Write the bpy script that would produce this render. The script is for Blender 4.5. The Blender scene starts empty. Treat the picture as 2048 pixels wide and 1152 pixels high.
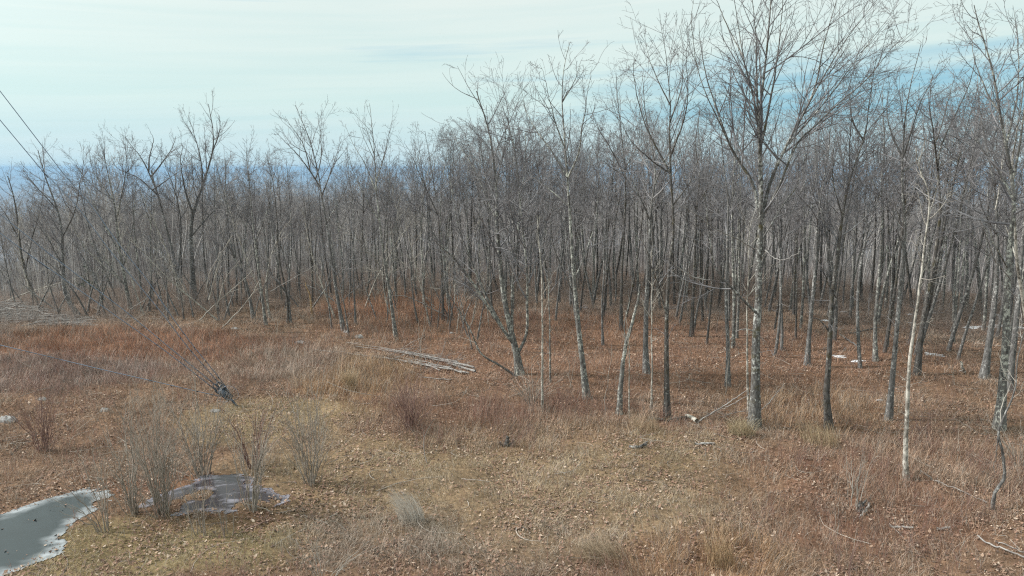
import bpy, math, numpy as np
from mathutils import Vector
rad = math.radians
S = bpy.context.scene
COL = S.collection

# ------------------------------------------------------------------ camera, sky, sun, exposure
CAM_H, PITCH, F = 9.0, rad(10.0), 1365.33       # F in pixels of a 2048-wide frame
cam_data = bpy.data.cameras.new('camera'); cam = bpy.data.objects.new('camera', cam_data); COL.objects.link(cam)
cam.location = (0, 0, CAM_H); cam.rotation_euler = (math.pi/2 - PITCH, 0, 0)
cam_data.sensor_width = 36; cam_data.lens = 24; cam_data.clip_start = 0.1; cam_data.clip_end = 80000
S.camera = cam
S.view_settings.view_transform = 'Standard'; S.view_settings.look = 'None'
S.view_settings.exposure = 0.55; S.view_settings.gamma = 1.0
S.cycles.max_bounces = 7; S.cycles.diffuse_bounces = 4; S.cycles.volume_bounces = 1; S.cycles.glossy_bounces = 2
S.cycles.use_denoising = False; S.cycles.sample_clamp_indirect = 1.5; S.cycles.sample_clamp_direct = 3.0
S.cycles.filter_width = 1.2

SUN_AZ, SUN_EL = rad(-75), rad(40)             # azimuth from +Y, negative to the left
sun_vec = Vector((math.sin(SUN_AZ)*math.cos(SUN_EL), math.cos(SUN_AZ)*math.cos(SUN_EL)*-1*-0.35, math.sin(SUN_EL))).normalized()
SUN_AZ = math.atan2(sun_vec.x, sun_vec.y); SUN_EL = math.asin(sun_vec.z)
sd = bpy.data.lights.new('sun', 'SUN'); sd.energy = 3.5; sd.angle = rad(2.5); sd.color = (1, 0.965, 0.93)
so = bpy.data.objects.new('sun', sd); COL.objects.link(so)
so.rotation_euler = sun_vec.to_track_quat('Z', 'Y').to_euler()

W = bpy.data.worlds.new('World'); S.world = W; W.use_nodes = True
nt = W.node_tree; nt.nodes.clear(); N = nt.nodes.new; LK = nt.links.new
def nmath(nt, op, a, b=None, c=None, clamp=False):
    n = nt.nodes.new('ShaderNodeMath'); n.operation = op; n.use_clamp = clamp
    for i, v in enumerate((a, b, c)):
        if v is None: continue
        if isinstance(v, (int, float)): n.inputs[i].default_value = v
        else: nt.links.new(v, n.inputs[i])
    return n.outputs[0]
SKY_K = 0.12
out = N('ShaderNodeOutputWorld'); bg = N('ShaderNodeBackground'); bg.inputs[1].default_value = SKY_K
sky = N('ShaderNodeTexSky'); sky.sky_type = 'NISHITA'; sky.sun_disc = False
sky.sun_elevation = SUN_EL; sky.sun_rotation = SUN_AZ; sky.altitude = 300; sky.air_density = 1.4; sky.dust_density = 2.0
tc = N('ShaderNodeTexCoord'); sep = N('ShaderNodeSeparateXYZ'); LK(tc.outputs['Generated'], sep.inputs[0])
az = nmath(nt, 'ARCTAN2', sep.outputs[0], sep.outputs[1]); el = nmath(nt, 'ARCSINE', sep.outputs[2])
# long streaks of cirrus: noise stretched along the azimuth, tilted a little
elt = nmath(nt, 'SUBTRACT', el, nmath(nt, 'MULTIPLY', az, 0.05))
comb = N('ShaderNodeCombineXYZ'); LK(nmath(nt, 'MULTIPLY', az, 1.6), comb.inputs[0]); LK(nmath(nt, 'MULTIPLY', elt, 34), comb.inputs[1])
n1 = N('ShaderNodeTexNoise'); n1.inputs['Scale'].default_value = 1.0; n1.inputs['Detail'].default_value = 6; n1.inputs['Roughness'].default_value = 0.55
n1.inputs['Distortion'].default_value = 0.35; LK(comb.outputs[0], n1.inputs['Vector'])
# thinner cloud (blue showing) to the right, 3 to 11 degrees up
right = N('ShaderNodeMapRange'); right.inputs['From Min'].default_value = -0.15; right.inputs['From Max'].default_value = 0.3; LK(az, right.inputs['Value'])
d_el = nmath(nt, 'DIVIDE', nmath(nt, 'SUBTRACT', el, 0.085), 0.062)
band = nmath(nt, 'POWER', 2.718, nmath(nt, 'MULTIPLY', nmath(nt, 'MULTIPLY', d_el, d_el), -1.0))
thin = nmath(nt, 'MULTIPLY', right.outputs[0], band)
zen = N('ShaderNodeMapRange'); zen.inputs['From Min'].default_value = 0.45; zen.inputs['From Max'].default_value = 1.2; LK(el, zen.inputs['Value'])
cover = nmath(nt, 'SUBTRACT', nmath(nt, 'ADD', nmath(nt, 'MULTIPLY', nmath(nt, 'SUBTRACT', n1.outputs[0], 0.5), 2.6), 1.36), nmath(nt, 'MULTIPLY', thin, 1.08))
cover = nmath(nt, 'SUBTRACT', cover, nmath(nt, 'MULTIPLY', zen.outputs[0], 0.3), None, True)
cr = N('ShaderNodeValToRGB'); cr.color_ramp.elements[0].position = 0.0; cr.color_ramp.elements[1].position = 0.28
e = cr.color_ramp.elements
def lin(c): return [((v/255+0.055)/1.055)**2.4*2**-.55 for v in c]   # wanted sky colour, undone for the exposure
e[1].position = .26; e.new(.09)
for i, c in enumerate([(204, 229, 236), (216, 239, 236), (230, 242, 238)]): e[i].color = [v/SKY_K for v in lin(c)] + [1]
LK(el, cr.inputs[0])
mixw = N('ShaderNodeMix'); mixw.data_type = 'RGBA'; LK(cover, mixw.inputs['Factor'])
blue = N('ShaderNodeMix'); blue.data_type = 'RGBA'; blue.inputs['Factor'].default_value = 0.75
LK(sky.outputs[0], blue.inputs['A']); blue.inputs['B'].default_value = [v/SKY_K for v in lin((108, 186, 220))] + [1]
LK(blue.outputs['Result'], mixw.inputs['A'])
comb2 = N('ShaderNodeCombineXYZ'); LK(nmath(nt, 'MULTIPLY', az, 2.2), comb2.inputs[0]); LK(nmath(nt, 'MULTIPLY', elt, 55), comb2.inputs[1])
n2 = N('ShaderNodeTexNoise'); n2.inputs['Scale'].default_value = 1.0; n2.inputs['Detail'].default_value = 5; n2.inputs['Distortion'].default_value = .5; LK(comb2.outputs[0], n2.inputs['Vector'])
r2 = N('ShaderNodeValToRGB'); r2.color_ramp.elements[0].position = .36; r2.color_ramp.elements[1].position = .62; r2.color_ramp.elements[0].color = (.955, .98, .99, 1); r2.color_ramp.elements[1].color = (1.03, 1.01, 1.01, 1); LK(n2.outputs[0], r2.inputs[0])
m2 = N('ShaderNodeMix'); m2.data_type = 'RGBA'; m2.blend_type = 'MULTIPLY'; m2.inputs['Factor'].default_value = 1; LK(cr.outputs[0], m2.inputs['A']); LK(r2.outputs[0], m2.inputs['B']); LK(m2.outputs['Result'], mixw.inputs['B'])
# added sky glow round the sun (outside the frame, left) to light the woods
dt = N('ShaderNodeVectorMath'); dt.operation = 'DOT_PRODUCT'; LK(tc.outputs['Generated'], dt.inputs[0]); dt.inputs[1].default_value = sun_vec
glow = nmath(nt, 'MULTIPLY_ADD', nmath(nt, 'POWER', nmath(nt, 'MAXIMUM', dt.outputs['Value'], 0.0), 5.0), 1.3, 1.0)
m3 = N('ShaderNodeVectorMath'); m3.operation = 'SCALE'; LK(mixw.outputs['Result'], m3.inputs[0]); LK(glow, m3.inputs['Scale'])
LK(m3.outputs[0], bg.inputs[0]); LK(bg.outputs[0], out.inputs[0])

# ------------------------------------------------------------------ helpers
rng = np.random.default_rng(7)
def vhash(i, j, s):
    n = (i*374761393 + j*668265263 + s*974634777) & 0xffffffff
    n = ((n ^ (n >> 13))*1274126177) & 0xffffffff
    return ((n ^ (n >> 16)) & 0xffff)/65535.0
def vnoise(x, y, s=0):
    x = np.asarray(x, float); y = np.asarray(y, float)
    i = np.floor(x).astype(np.int64); j = np.floor(y).astype(np.int64); u = x-i; v = y-j
    u = u*u*(3-2*u); v = v*v*(3-2*v)
    return (vhash(i, j, s)*(1-u)+vhash(i+1, j, s)*u)*(1-v) + (vhash(i, j+1, s)*(1-u)+vhash(i+1, j+1, s)*u)*v
def fbm(x, y, s=0, o=4):
    t = 0; a = 0.5; n = 0
    for k in range(o): t = t + a*vnoise(x*2**k, y*2**k, s+k); n += a; a *= .5
    return t/n
def ss(a, b, x): t = np.clip((x-a)/(b-a), 0, 1); return t*t*(3-2*t)
def height(x, y):
    x = np.asarray(x, float); y = np.asarray(y, float)
    r = np.sqrt(x*x+y*y)
    near = (fbm(x/3.1+9, y/3.1, 1)-.5)*.34 + (fbm(x/.8, y/.8, 5, 2)-.5)*.07 + (fbm(x/11, y/11, 8, 2)-.5)*.5
    flat = np.exp(-(((x+11)/5)**2 + ((y-15.2)/2.8)**2)) + np.exp(-(((x+6.5)/3.5)**2 + ((y-17)/2)**2))
    near = near*(1-np.clip(flat*1.3, 0, 1))*(1-ss(60, 150, r))
    near = near + .35*np.exp(-(((x+24)/8)**2+((y-35)/5)**2))
    s = np.clip(r-50, 0, None)
    drop = .5*.0085*np.minimum(s, 20)**2 + .17*np.clip(s-20, 0, 95) + .13*np.clip(s-115, 0, 430) + .10*np.clip(s-545, 0, 750) + .012*np.clip(s-1300, 0, 2500)
    roll = (fbm(x/900+3, y/900, 21, 3)-.5)*90*ss(900, 2600, r) + (fbm(x/4200, y/4200, 31, 3)-.5)*150*ss(3000, 9000, r)
    hills = 120*ss(9000, 17000, r)*(.55+.6*fbm(x/5200+1, y/9000, 41, 3))
    return near - drop + roll + hills + 9*(fbm(x/130, y/130, 51, 3)-.5)*ss(120, 500, r)
cp, sp = math.cos(PITCH), math.sin(PITCH)
def ray(px, py):
    a = (px-1024)/F; b = -(py-576)/F
    return np.array([a, cp + b*sp, -sp + b*cp])
def at(px, py, Y):
    d = ray(px, py); return np.array([d[0], d[1], d[2]])*(Y/d[1]) + np.array([0, 0, CAM_H])
def ground(px, py):
    d = ray(px, py); o = np.array([0, 0, CAM_H]); ts = np.arange(8.0, 160, .25)
    k = np.nonzero(CAM_H+d[2]*ts < height(d[0]*ts, d[1]*ts))[0]; k = k[0] if len(k) else len(ts)-1
    ts = np.linspace(ts[max(k-1, 0)], ts[k], 12); j = np.nonzero(CAM_H+d[2]*ts < height(d[0]*ts, d[1]*ts))[0]; t = ts[j[0]] if len(j) else ts[-1]
    p = o + d*t; p[2] = float(height(p[0], p[1])); return p
def proj(x, y, z):
    X = x; Y = y; Z = z-CAM_H
    dep = Y*cp - Z*sp; up = Y*sp + Z*cp
    return 1024 + F*X/dep, 576 - F*up/dep

def mesh_obj(name, V, Fq, mat, parent=None, Ft=None, attr=None, smooth=False):
    """quads Fq (n,4) and triangles Ft (m,3) in one mesh"""
    me = bpy.data.meshes.new(name); V = np.asarray(V, np.float32).reshape(-1, 3)
    Fq = np.zeros((0, 4), np.int32) if Fq is None else np.asarray(Fq, np.int32).reshape(-1, 4)
    Ft = np.zeros((0, 3), np.int32) if Ft is None else np.asarray(Ft, np.int32).reshape(-1, 3)
    me.vertices.add(len(V)); me.vertices.foreach_set('co', V.ravel())
    nl = Fq.size + Ft.size; me.loops.add(nl); me.polygons.add(len(Fq)+len(Ft))
    me.loops.foreach_set('vertex_index', np.concatenate([Fq.ravel(), Ft.ravel()]))
    st = np.concatenate([np.arange(len(Fq))*4, Fq.size + np.arange(len(Ft))*3]).astype(np.int32)
    me.polygons.foreach_set('loop_start', st)
    if smooth: me.polygons.foreach_set('use_smooth', np.ones(len(st), bool))
    me.update(calc_edges=True)
    for k, v in (attr or {}).items():
        v = np.asarray(v, np.float32)
        if v.ndim == 2:
            at_ = me.attributes.new(k, 'FLOAT_COLOR', 'POINT'); at_.data.foreach_set('color', np.c_[v, np.ones(len(v))].astype(np.float32).ravel())
        else:
            at_ = me.attributes.new(k, 'FLOAT', 'POINT'); at_.data.foreach_set('value', v)
    me.materials.append(mat)
    o = bpy.data.objects.new(name, me); COL.objects.link(o)
    if parent is not None: o.parent = parent
    return o
def tag(o, label=None, cat=None, group=None, kind=None):
    for k, v in (('label', label), ('category', cat), ('group', group), ('kind', kind)):
        if v: o[k] = v
    return o
def thing(name, label, cat, loc, group=None):
    o = bpy.data.objects.new(name, None); COL.objects.link(o); o.location = [float(v) for v in loc]
    o.empty_display_size = .3
    return tag(o, label, cat, group)

def tubes(P, R, k):
    """P (B,N,3), R (B,N) -> verts, quads"""
    B, n, _ = P.shape
    T = np.gradient(P, axis=1); T /= np.linalg.norm(T, axis=2, keepdims=True)+1e-9
    m = T.mean(axis=1); ref = np.where(np.abs(m[:, 2:3]) > .7, np.array([[1., 0, 0]]), np.array([[0, 0, 1.]]))
    u = np.cross(T, ref[:, None, :]); u /= np.linalg.norm(u, axis=2, keepdims=True)+1e-9
    w = np.cross(T, u)
    a = np.arange(k)/k*2*math.pi
    V = P[:, :, None, :] + R[:, :, None, None]*(u[:, :, None, :]*np.cos(a)[:, None] + w[:, :, None, :]*np.sin(a)[:, None])
    b = (np.arange(B)*n*k)[:, None, None]; i = (np.arange(n-1)*k)[None, :, None]; j = np.arange(k)[None, None, :]; j2 = (j+1) % k
    Q = np.stack([b+i+j, b+i+j2, b+i+k+j2, b+i+k+j], -1).reshape(-1, 4)
    return V.reshape(-1, 3), Q
def join(parts):
    Vs, Qs, o = [], [], 0
    for V, Q in parts: Vs.append(V); Qs.append(Q+o); o += len(V)
    return np.concatenate(Vs), np.concatenate(Qs)
def smooth_line(pts, n):
    pts = np.asarray(pts, float)
    if len(pts) == 2: pts = np.array([pts[0], (pts[0]+pts[1])/2, pts[1]])
    d = np.r_[0, np.cumsum(np.linalg.norm(np.diff(pts, axis=0), axis=1))]; t = np.linspace(0, d[-1], n)
    E = np.vstack([2*pts[0]-pts[1], pts, 2*pts[-1]-pts[-2]])
    o = np.zeros((n, pts.shape[1]))
    for q, tt in enumerate(t):
        i = min(max(np.searchsorted(d, tt)-1, 0), len(pts)-2); u = (tt-d[i])/(d[i+1]-d[i]+1e-9)
        a, b, c, e_ = E[i], E[i+1], E[i+2], E[i+3]
        o[q] = .5*((2*b)+(-a+c)*u+(2*a-5*b+4*c-e_)*u*u+(-a+3*b-3*c+e_)*u**3)
    return o
def grow(rg, P, R, Lb, dens, tmin, ang, up, wob, npts, kr=.010, rmin=.004, a=.35, droop=0, tmax=.98, pull=None):
    """children of the branches P: dens = number per metre of parent; Lb = child length at the base of each parent"""
    B, n, _ = P.shape
    L = np.linalg.norm(np.diff(P, axis=1), axis=2).sum(1)
    cnt = np.maximum(rg.poisson(dens*L*(tmax-tmin)), 1 if dens > 0 else 0)
    idx = np.repeat(np.arange(B), cnt)
    if len(idx) == 0: return None
    off = np.concatenate([np.arange(c) for c in cnt]) if len(cnt) < 60000 else rg.random(len(idx))*np.repeat(cnt, cnt)
    t = tmin + (tmax-tmin)*(off + rg.random(len(idx)))/np.repeat(cnt, cnt)
    f = t*(n-1); i = np.minimum(f.astype(int), n-2); u = (f-i)[:, None]
    p = P[idx, i]*(1-u)+P[idx, i+1]*u; rp = R[idx, i]*(1-u[:, 0])+R[idx, i+1]*u[:, 0]
    T = P[idx, i+1]-P[idx, i]; T /= np.linalg.norm(T, axis=1, keepdims=True)+1e-9
    q = rg.normal(size=T.shape); q -= (q*T).sum(1, keepdims=True)*T; q /= np.linalg.norm(q, axis=1, keepdims=True)
    an = np.radians(ang + rg.normal(size=len(idx))*13)[:, None]
    d = T*np.cos(an)+q*np.sin(an)
    rel = (t-tmin)/(1-tmin)
    Lc = Lb[idx]*(a+(1-a)*(1-rel)**.8)*rg.uniform(.35, 1.3, len(idx))
    r0 = np.maximum(np.minimum(rp*.72, kr*Lc**1.1+rmin*.6), rmin)
    pts = [p]; st = (Lc/(npts-1))[:, None]
    for s in range(npts-1):
        d = d + rg.normal(size=d.shape)*wob; d[:, 2] += up - droop*s; d /= np.linalg.norm(d, axis=1, keepdims=True)
        p = p + d*st; pts.append(p)
    PP = np.stack(pts, 1)
    rr = np.maximum(r0[:, None]*np.linspace(1, .3, npts)[None], rmin*.75)
    return PP, rr, Lc

# ------------------------------------------------------------------ materials
def mat_new(name):
    m = bpy.data.materials.new(name); m.use_nodes = True; t = m.node_tree
    b = t.nodes['Principled BSDF']; b.inputs['Specular IOR Level'].default_value = .2; b.inputs['Roughness'].default_value = .85
    return m, t, b
def noise(t, scale, detail=4, vec=None, rough=.6, stretch=None):
    n = t.nodes.new('ShaderNodeTexNoise'); n.inputs['Scale'].default_value = scale; n.inputs['Detail'].default_value = detail; n.inputs['Roughness'].default_value = rough
    if vec is None:
        c = t.nodes.new('ShaderNodeTexCoord'); vec = c.outputs['Object']
    if stretch:
        mp = t.nodes.new('ShaderNodeMapping'); mp.inputs['Scale'].default_value = stretch; t.links.new(vec, mp.inputs[0]); vec = mp.outputs[0]
    t.links.new(vec, n.inputs['Vector']); return n.outputs[0]
def ramp(t, fac, stops):
    r = t.nodes.new('ShaderNodeValToRGB'); els = r.color_ramp.elements
    while len(els) < len(stops): els.new(.5)
    for e_, (p, c) in zip(els, stops): e_.position = p; e_.color = (*c, 1)
    t.links.new(fac, r.inputs[0]); return r.outputs[0]
def mixc(t, fac, a, b, mode='MIX'):
    m = t.nodes.new('ShaderNodeMix'); m.data_type = 'RGBA'; m.blend_type = mode
    for k, v in (('Factor', fac), ('A', a), ('B', b)):
        if isinstance(v, (int, float)): m.inputs[k].default_value = v
        elif isinstance(v, tuple): m.inputs[k].default_value = (*v, 1)
        else: t.links.new(v, m.inputs[k])
    return m.outputs['Result']
def bark(name, dark, mid, pale, amount, moss=None, scale=9):
    m, t, b = mat_new(name)
    fur = noise(t, scale*1.3, 5, stretch=(1, 1, .28))
    base = ramp(t, fur, [(.32, dark), (.62, mid)])
    pat = noise(t, scale, 3, stretch=(1, 1, .8), rough=.7)
    big = noise(t, .9, 2)
    f = nmath(t, 'MULTIPLY', nmath(t, 'ADD', nmath(t, 'SUBTRACT', pat, .62-amount*.3), nmath(t, 'MULTIPLY', nmath(t, 'SUBTRACT', big, .5), .6)), 8, None, True)
    c = mixc(t, f, base, pale)
    if moss:
        mo = noise(t, 2.2, 3); fm = nmath(t, 'MULTIPLY', nmath(t, 'SUBTRACT', mo, .55), 8, None, True); c = mixc(t, nmath(t, 'MULTIPLY', fm, .75), c, moss)
    t.links.new(c, b.inputs['Base Color'])
    bp = t.nodes.new('ShaderNodeBump'); bp.inputs['Strength'].default_value = .6; bp.inputs['Distance'].default_value = .02
    t.links.new(fur, bp.inputs['Height']); t.links.new(bp.outputs[0], b.inputs['Normal'])
    return m
M = {}
M['grey'] = bark('bark_grey', (.055, .05, .047), (.175, .168, .16), (.42, .415, .39), .26, scale=12)
M['dark'] = bark('bark_dark', (.028, .025, .023), (.13, .118, .108), (.33, .33, .30), .14, moss=(.06, .05, .022), scale=13)
M['mossy'] = bark('bark_mossy', (.045, .04, .036), (.165, .157, .148), (.46, .465, .43), .28, moss=(.085, .07, .025), scale=12)
M['pale'] = bark('bark_pale', (.10, .085, .07), (.30, .275, .24), (.52, .49, .43), .55, scale=9)
M['lichen'] = bark('bark_lichen', (.06, .055, .052), (.185, .178, .165), (.46, .465, .41), .38, scale=10)
M['bare'] = bark('bare_wood', (.20, .12, .06), (.46, .32, .17), (.52, .45, .34), .3)
def plain(name, c0, c1, sc=3):
    m, t, b = mat_new(name)
    t.links.new(ramp(t, noise(t, sc, 2), [(.35, c0), (.65, c1)]), b.inputs['Base Color']); return m
M['twig'] = plain('twig_grey', (.125, .12, .127), (.275, .265, .268), 1.2)
M['twigbrown'] = plain('twig_brown', (.16, .15, .155), (.32, .305, .30), 1.2)
M['twigpale'] = plain('twig_pale', (.26, .235, .205), (.42, .39, .34), 1.2)
M['shrubgrey'] = plain('shrub_grey', (.21, .18, .15), (.38, .335, .285), 3)
M['shrubred'] = plain('shrub_red', (.17, .10, .085), (.30, .20, .165), 3)
M['deadstick'] = plain('dead_stick', (.17, .155, .145), (.38, .36, .34), 4)
M['woods'], t, b = mat_new('woods_twig'); oi = t.nodes.new('ShaderNodeObjectInfo')
wn = nmath(t, 'ADD', nmath(t, 'MULTIPLY', noise(t, .6, 2), .6), nmath(t, 'MULTIPLY', oi.outputs['Random'], .5))
t.links.new(ramp(t, wn, [(.25, (.14, .128, .128)), (.5, (.26, .24, .235)), (.8, (.44, .42, .40))]), b.inputs['Base Color'])
def attr_mat(name, trans=False, rough=.85):
    m, t, b = mat_new(name); b.inputs['Roughness'].default_value = rough
    a = t.nodes.new('ShaderNodeAttribute'); a.attribute_name = 'col'
    t.links.new(a.outputs['Color'], b.inputs['Base Color'])
    return m
M['cover'] = attr_mat('ground_cover')

# ------------------------------------------------------------------ ground zones (real colours of the plants that grow there)
# centre and radii given as seen on the photo, turned once into world positions
def zone(cx, cy, rx, ry):
    c = ground(cx, cy); l = ground(cx-rx, cy); u = ground(cx, cy-ry); d = ground(cx, cy+ry)
    return c[0], (u[1]+d[1])/2, abs(l[0]-c[0]), abs(u[1]-d[1])/2
ZN = [
 (zone(1350, 720, 500, 70), (.31, .19, .12), (.165, .10, .062), .3, .22, .7, .2),
 (zone(1150, 1010, 420, 90), (.37, .29, .18), (.185, .14, .088), .85, .14, .9, 0),  # zone, blade colour, ground colour, density, height, lie (0 upright .. 1 matted), brush amount
 (zone(1000, 975, 560, 130), (.34, .285, .17), (.20, .155, .09), .75, .10, .9, 0),
 (zone(300, 1110, 300, 70), (.33, .29, .15), (.19, .16, .08), .8, .10, .9, 0),
 (zone(540, 840, 180, 45), (.36, .31, .18), (.21, .165, .09), .7, .11, .9, 0),
 (zone(1000, 850, 300, 55), (.30, .19, .13), (.14, .085, .055), .6, .45, .35, 1.2),
 (zone(240, 690, 330, 32), (.34, .19, .115), (.19, .10, .06), 1.1, .40, .4, .5),
 (zone(800, 622, 150, 26), (.41, .215, .115), (.21, .11, .06), 2.4, .60, .2, 0),
 (zone(900, 1080, 330, 60), (.36, .31, .26), (.15, .11, .075), .8, .32, .75, 0),
 (zone(90, 745, 260, 40), (.30, .235, .21), (.14, .095, .07), .8, .40, .5, .6),
 (zone(560, 740, 130, 40), (.36, .29, .23), (.15, .10, .065), .8, .42, .5, .5),
 (zone(720, 765, 110, 50), (.40, .28, .16), (.19, .12, .065), .9, .50, .45, .1),
 (zone(1440, 1120, 170, 60), (.39, .26, .14), (.17, .105, .06), .9, .42, .4, .1),
 (zone(1640, 830, 170, 45), (.38, .26, .15), (.17, .105, .06), .7, .36, .4, .2),
 (zone(1900, 930, 220, 60), (.34, .245, .165), (.16, .10, .065), .6, .36, .4, .7),
 (zone(1660, 1010, 260, 90), (.30, .20, .13), (.15, .085, .055), .5, .35, .5, .6),
 (zone(1000, 655, 330, 30), (.30, .18, .11), (.16, .09, .05), .6, .35, .4, .3),
 (zone(420, 1055, 170, 24), (.24, .15, .09), (.12, .065, .04), .1, .15, .9, 0),
 (zone(330, 965, 110, 22), (.24, .15, .09), (.13, .07, .04), .1, .15, .9, 0),
 (zone(620, 1000, 150, 60), (.30, .25, .16), (.16, .12, .07), .6, .12, .9, 0),
]
DEF = ((.31, .225, .15), (.165, .11, .07), .6, .22, .85, .3)
def cover(x, y):
    w0 = np.full(x.shape, .35); acc = [np.stack([w0*c for c in DEF[0]], -1), np.stack([w0*c for c in DEF[1]], -1), w0*DEF[2], w0*DEF[3], w0*DEF[4], w0*DEF[5]]
    jx = (fbm(x/2.3, y/2.3, 61, 3)-.5)*2.2; jy = (fbm(x/2.3+50, y/2.3, 62, 3)-.5)*2.2
    for (cx, cy, rx, ry), bc, gc, de, hh, li, br in ZN:
        d = np.sqrt(((x-cx+jx)/rx)**2+((y-cy+jy)/ry)**2)
        w = 1.6*(1-ss(.55, 1.25, d)); w0 = w0 + w
        acc[0] = acc[0]+w[..., None]*np.array(bc); acc[1] = acc[1]+w[..., None]*np.array(gc)
        for k, v in ((2, de), (3, hh), (4, li), (5, br)): acc[k] = acc[k]+w*v
    o = [a_/(w0[..., None] if a_.ndim > w0.ndim else w0) for a_ in acc]
    for q_ in (0, 1): m_ = o[q_].mean(-1, keepdims=True); o[q_] = (o[q_]*.92+m_*.08)*np.array([1.0, .99, 1.0])
    wd = ss(36, 52, np.hypot(x, y)+(fbm(x/4, y/4, 63, 2)-.5)*10 + ss(6, -10, x)*-3)   # leaf mould and brush under the wood
    o[1] = (o[1]*1.12)*(1-wd[..., None]*.85)+np.array([.20, .165, .14])*wd[..., None]*.85; o[1] = o[1]*.88*np.array([1.02, .98, .98]); o[0] = o[0]*1.14*np.array([1.02, .98, .99])*(1-wd[..., None]*.5)+np.array([.27, .22, .185])*wd[..., None]*.5
    o[5] = o[5]+wd*1.3; return o

# ------------------------------------------------------------------ ground
def build_ground():
    fa = np.radians(np.linspace(-50, 50, 561)); ba = np.radians(np.linspace(50, 310, 80))[1:-1]
    A = np.concatenate([fa, ba]); R_ = np.concatenate([[0.5, 4, 8], np.geomspace(10, 70, 330), np.geomspace(72, 24000, 260)])
    a, r = np.meshgrid(A, R_); x = np.sin(a)*r; y = np.cos(a)*r; z = height(x, y)
    n, m = x.shape; V = np.stack([x, y, z], -1).reshape(-1, 3)
    i = np.arange(n-1)[:, None]*m; j = np.arange(m)[None]; j2 = (j+1) % m
    Q = np.stack([i+j, i+j2, i+m+j2, i+m+j], -1).reshape(-1, 4)[:, ::-1]
    V = np.vstack([V, [[0, 0, 0]]]); Ft = np.stack([np.full(m, n*m), j2[0], j[0]], -1)[:, ::-1]*1
    cv = cover(V[:, 0], V[:, 1]); near = 1-ss(55, 110, np.hypot(V[:, 0], V[:, 1]))
    m_, t, b = mat_new('ground'); b.inputs['Specular IOR Level'].default_value = .1; b.inputs['Roughness'].default_value = 1
    at_ = t.nodes.new('ShaderNodeAttribute'); at_.attribute_name = 'col'
    nr = t.nodes.new('ShaderNodeAttribute'); nr.attribute_name = 'near'
    f1 = noise(t, 7, 8, rough=.75); f2 = noise(t, 1.1, 5)
    fine = ramp(t, f1, [(.33, (.5, .49, .49)), (.5, (1, 1, 1)), (.66, (1.6, 1.55, 1.5))])
    brd = ramp(t, f2, [(.3, (.75, .72, .7)), (.7, (1.25, 1.2, 1.15))])
    c = mixc(t, 1, mixc(t, 1, at_.outputs['Color'], fine, 'MULTIPLY'), brd, 'MULTIPLY')
    g1 = noise(t, .012, 6, rough=.65); g2 = noise(t, .0012, 5); g3 = noise(t, .12, 3, rough=.8)
    far = ramp(t, g1, [(.36, (.11, .10, .095)), (.5, (.18, .155, .148)), (.62, (.24, .205, .19))])
    far = mixc(t, ramp(t, g2, [(.60, (0, 0, 0)), (.66, (1, 1, 1))]), far, (.20, .165, .115))
    far = mixc(t, ramp(t, g2, [(.34, (.8, .8, .8)), (.40, (0, 0, 0))]), far, (.030, .040, .032))
    far = mixc(t, .6, far, ramp(t, g3, [(.35, (.35, .35, .35)), (.65, (1.3, 1.3, 1.3))]), 'MULTIPLY')
    t.links.new(mixc(t, nr.outputs['Fac'], far, c), b.inputs['Base Color'])
    bp = t.nodes.new('ShaderNodeBump'); bp.inputs['Strength'].default_value = .8; bp.inputs['Distance'].default_value = .05
    t.links.new(f1, bp.inputs['Height']); t.links.new(bp.outputs[0], b.inputs['Normal'])
    o = mesh_obj('ground', V, Q[:, ::-1], m_, None, Ft[:, ::-1], {'col': cv[1], 'near': near}, True)
    tag(o, kind='structure')
build_ground()

# ------------------------------------------------------------------ ice on the two puddles
POLY = []
def inside(x, y, poly):
    c = np.zeros(x.shape, bool); n = len(poly)
    for i in range(n):
        x1, y1 = poly[i]; x2, y2 = poly[i-1]
        k = ((y1 > y) != (y2 > y)) & (x < (x2-x1)*(y-y1)/(y2-y1+1e-12)+x1); c ^= k
    return c
def dist_edge(x, y, poly):
    d = np.full(x.shape, 1e9); n = len(poly)
    for i in range(n):
        a = np.array(poly[i-1]); b = np.array(poly[i]); v = b-a
        t = np.clip(((x-a[0])*v[0]+(y-a[1])*v[1])/(v@v+1e-9), 0, 1)
        d = np.minimum(d, np.hypot(x-a[0]-t*v[0], y-a[1]-t*v[1]))
    return d
ISL = [(ground(*p)[:2], r_) for p, r_ in (((402, 990), .3), ((505, 1014), .42), ((322, 1024), .45), ((440, 1030), .2), ((556, 1002), .15), ((205, 1006), .3), ((350, 1008), .22))]
def on_island(x, y):
    k = np.zeros(np.shape(x), bool)
    for (a, b), r_ in ISL: k |= np.hypot(x-a, (y-b)*1.3)+(fbm(x*4, y*4, 151, 2)-.5)*.5 < r_
    return k
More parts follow.
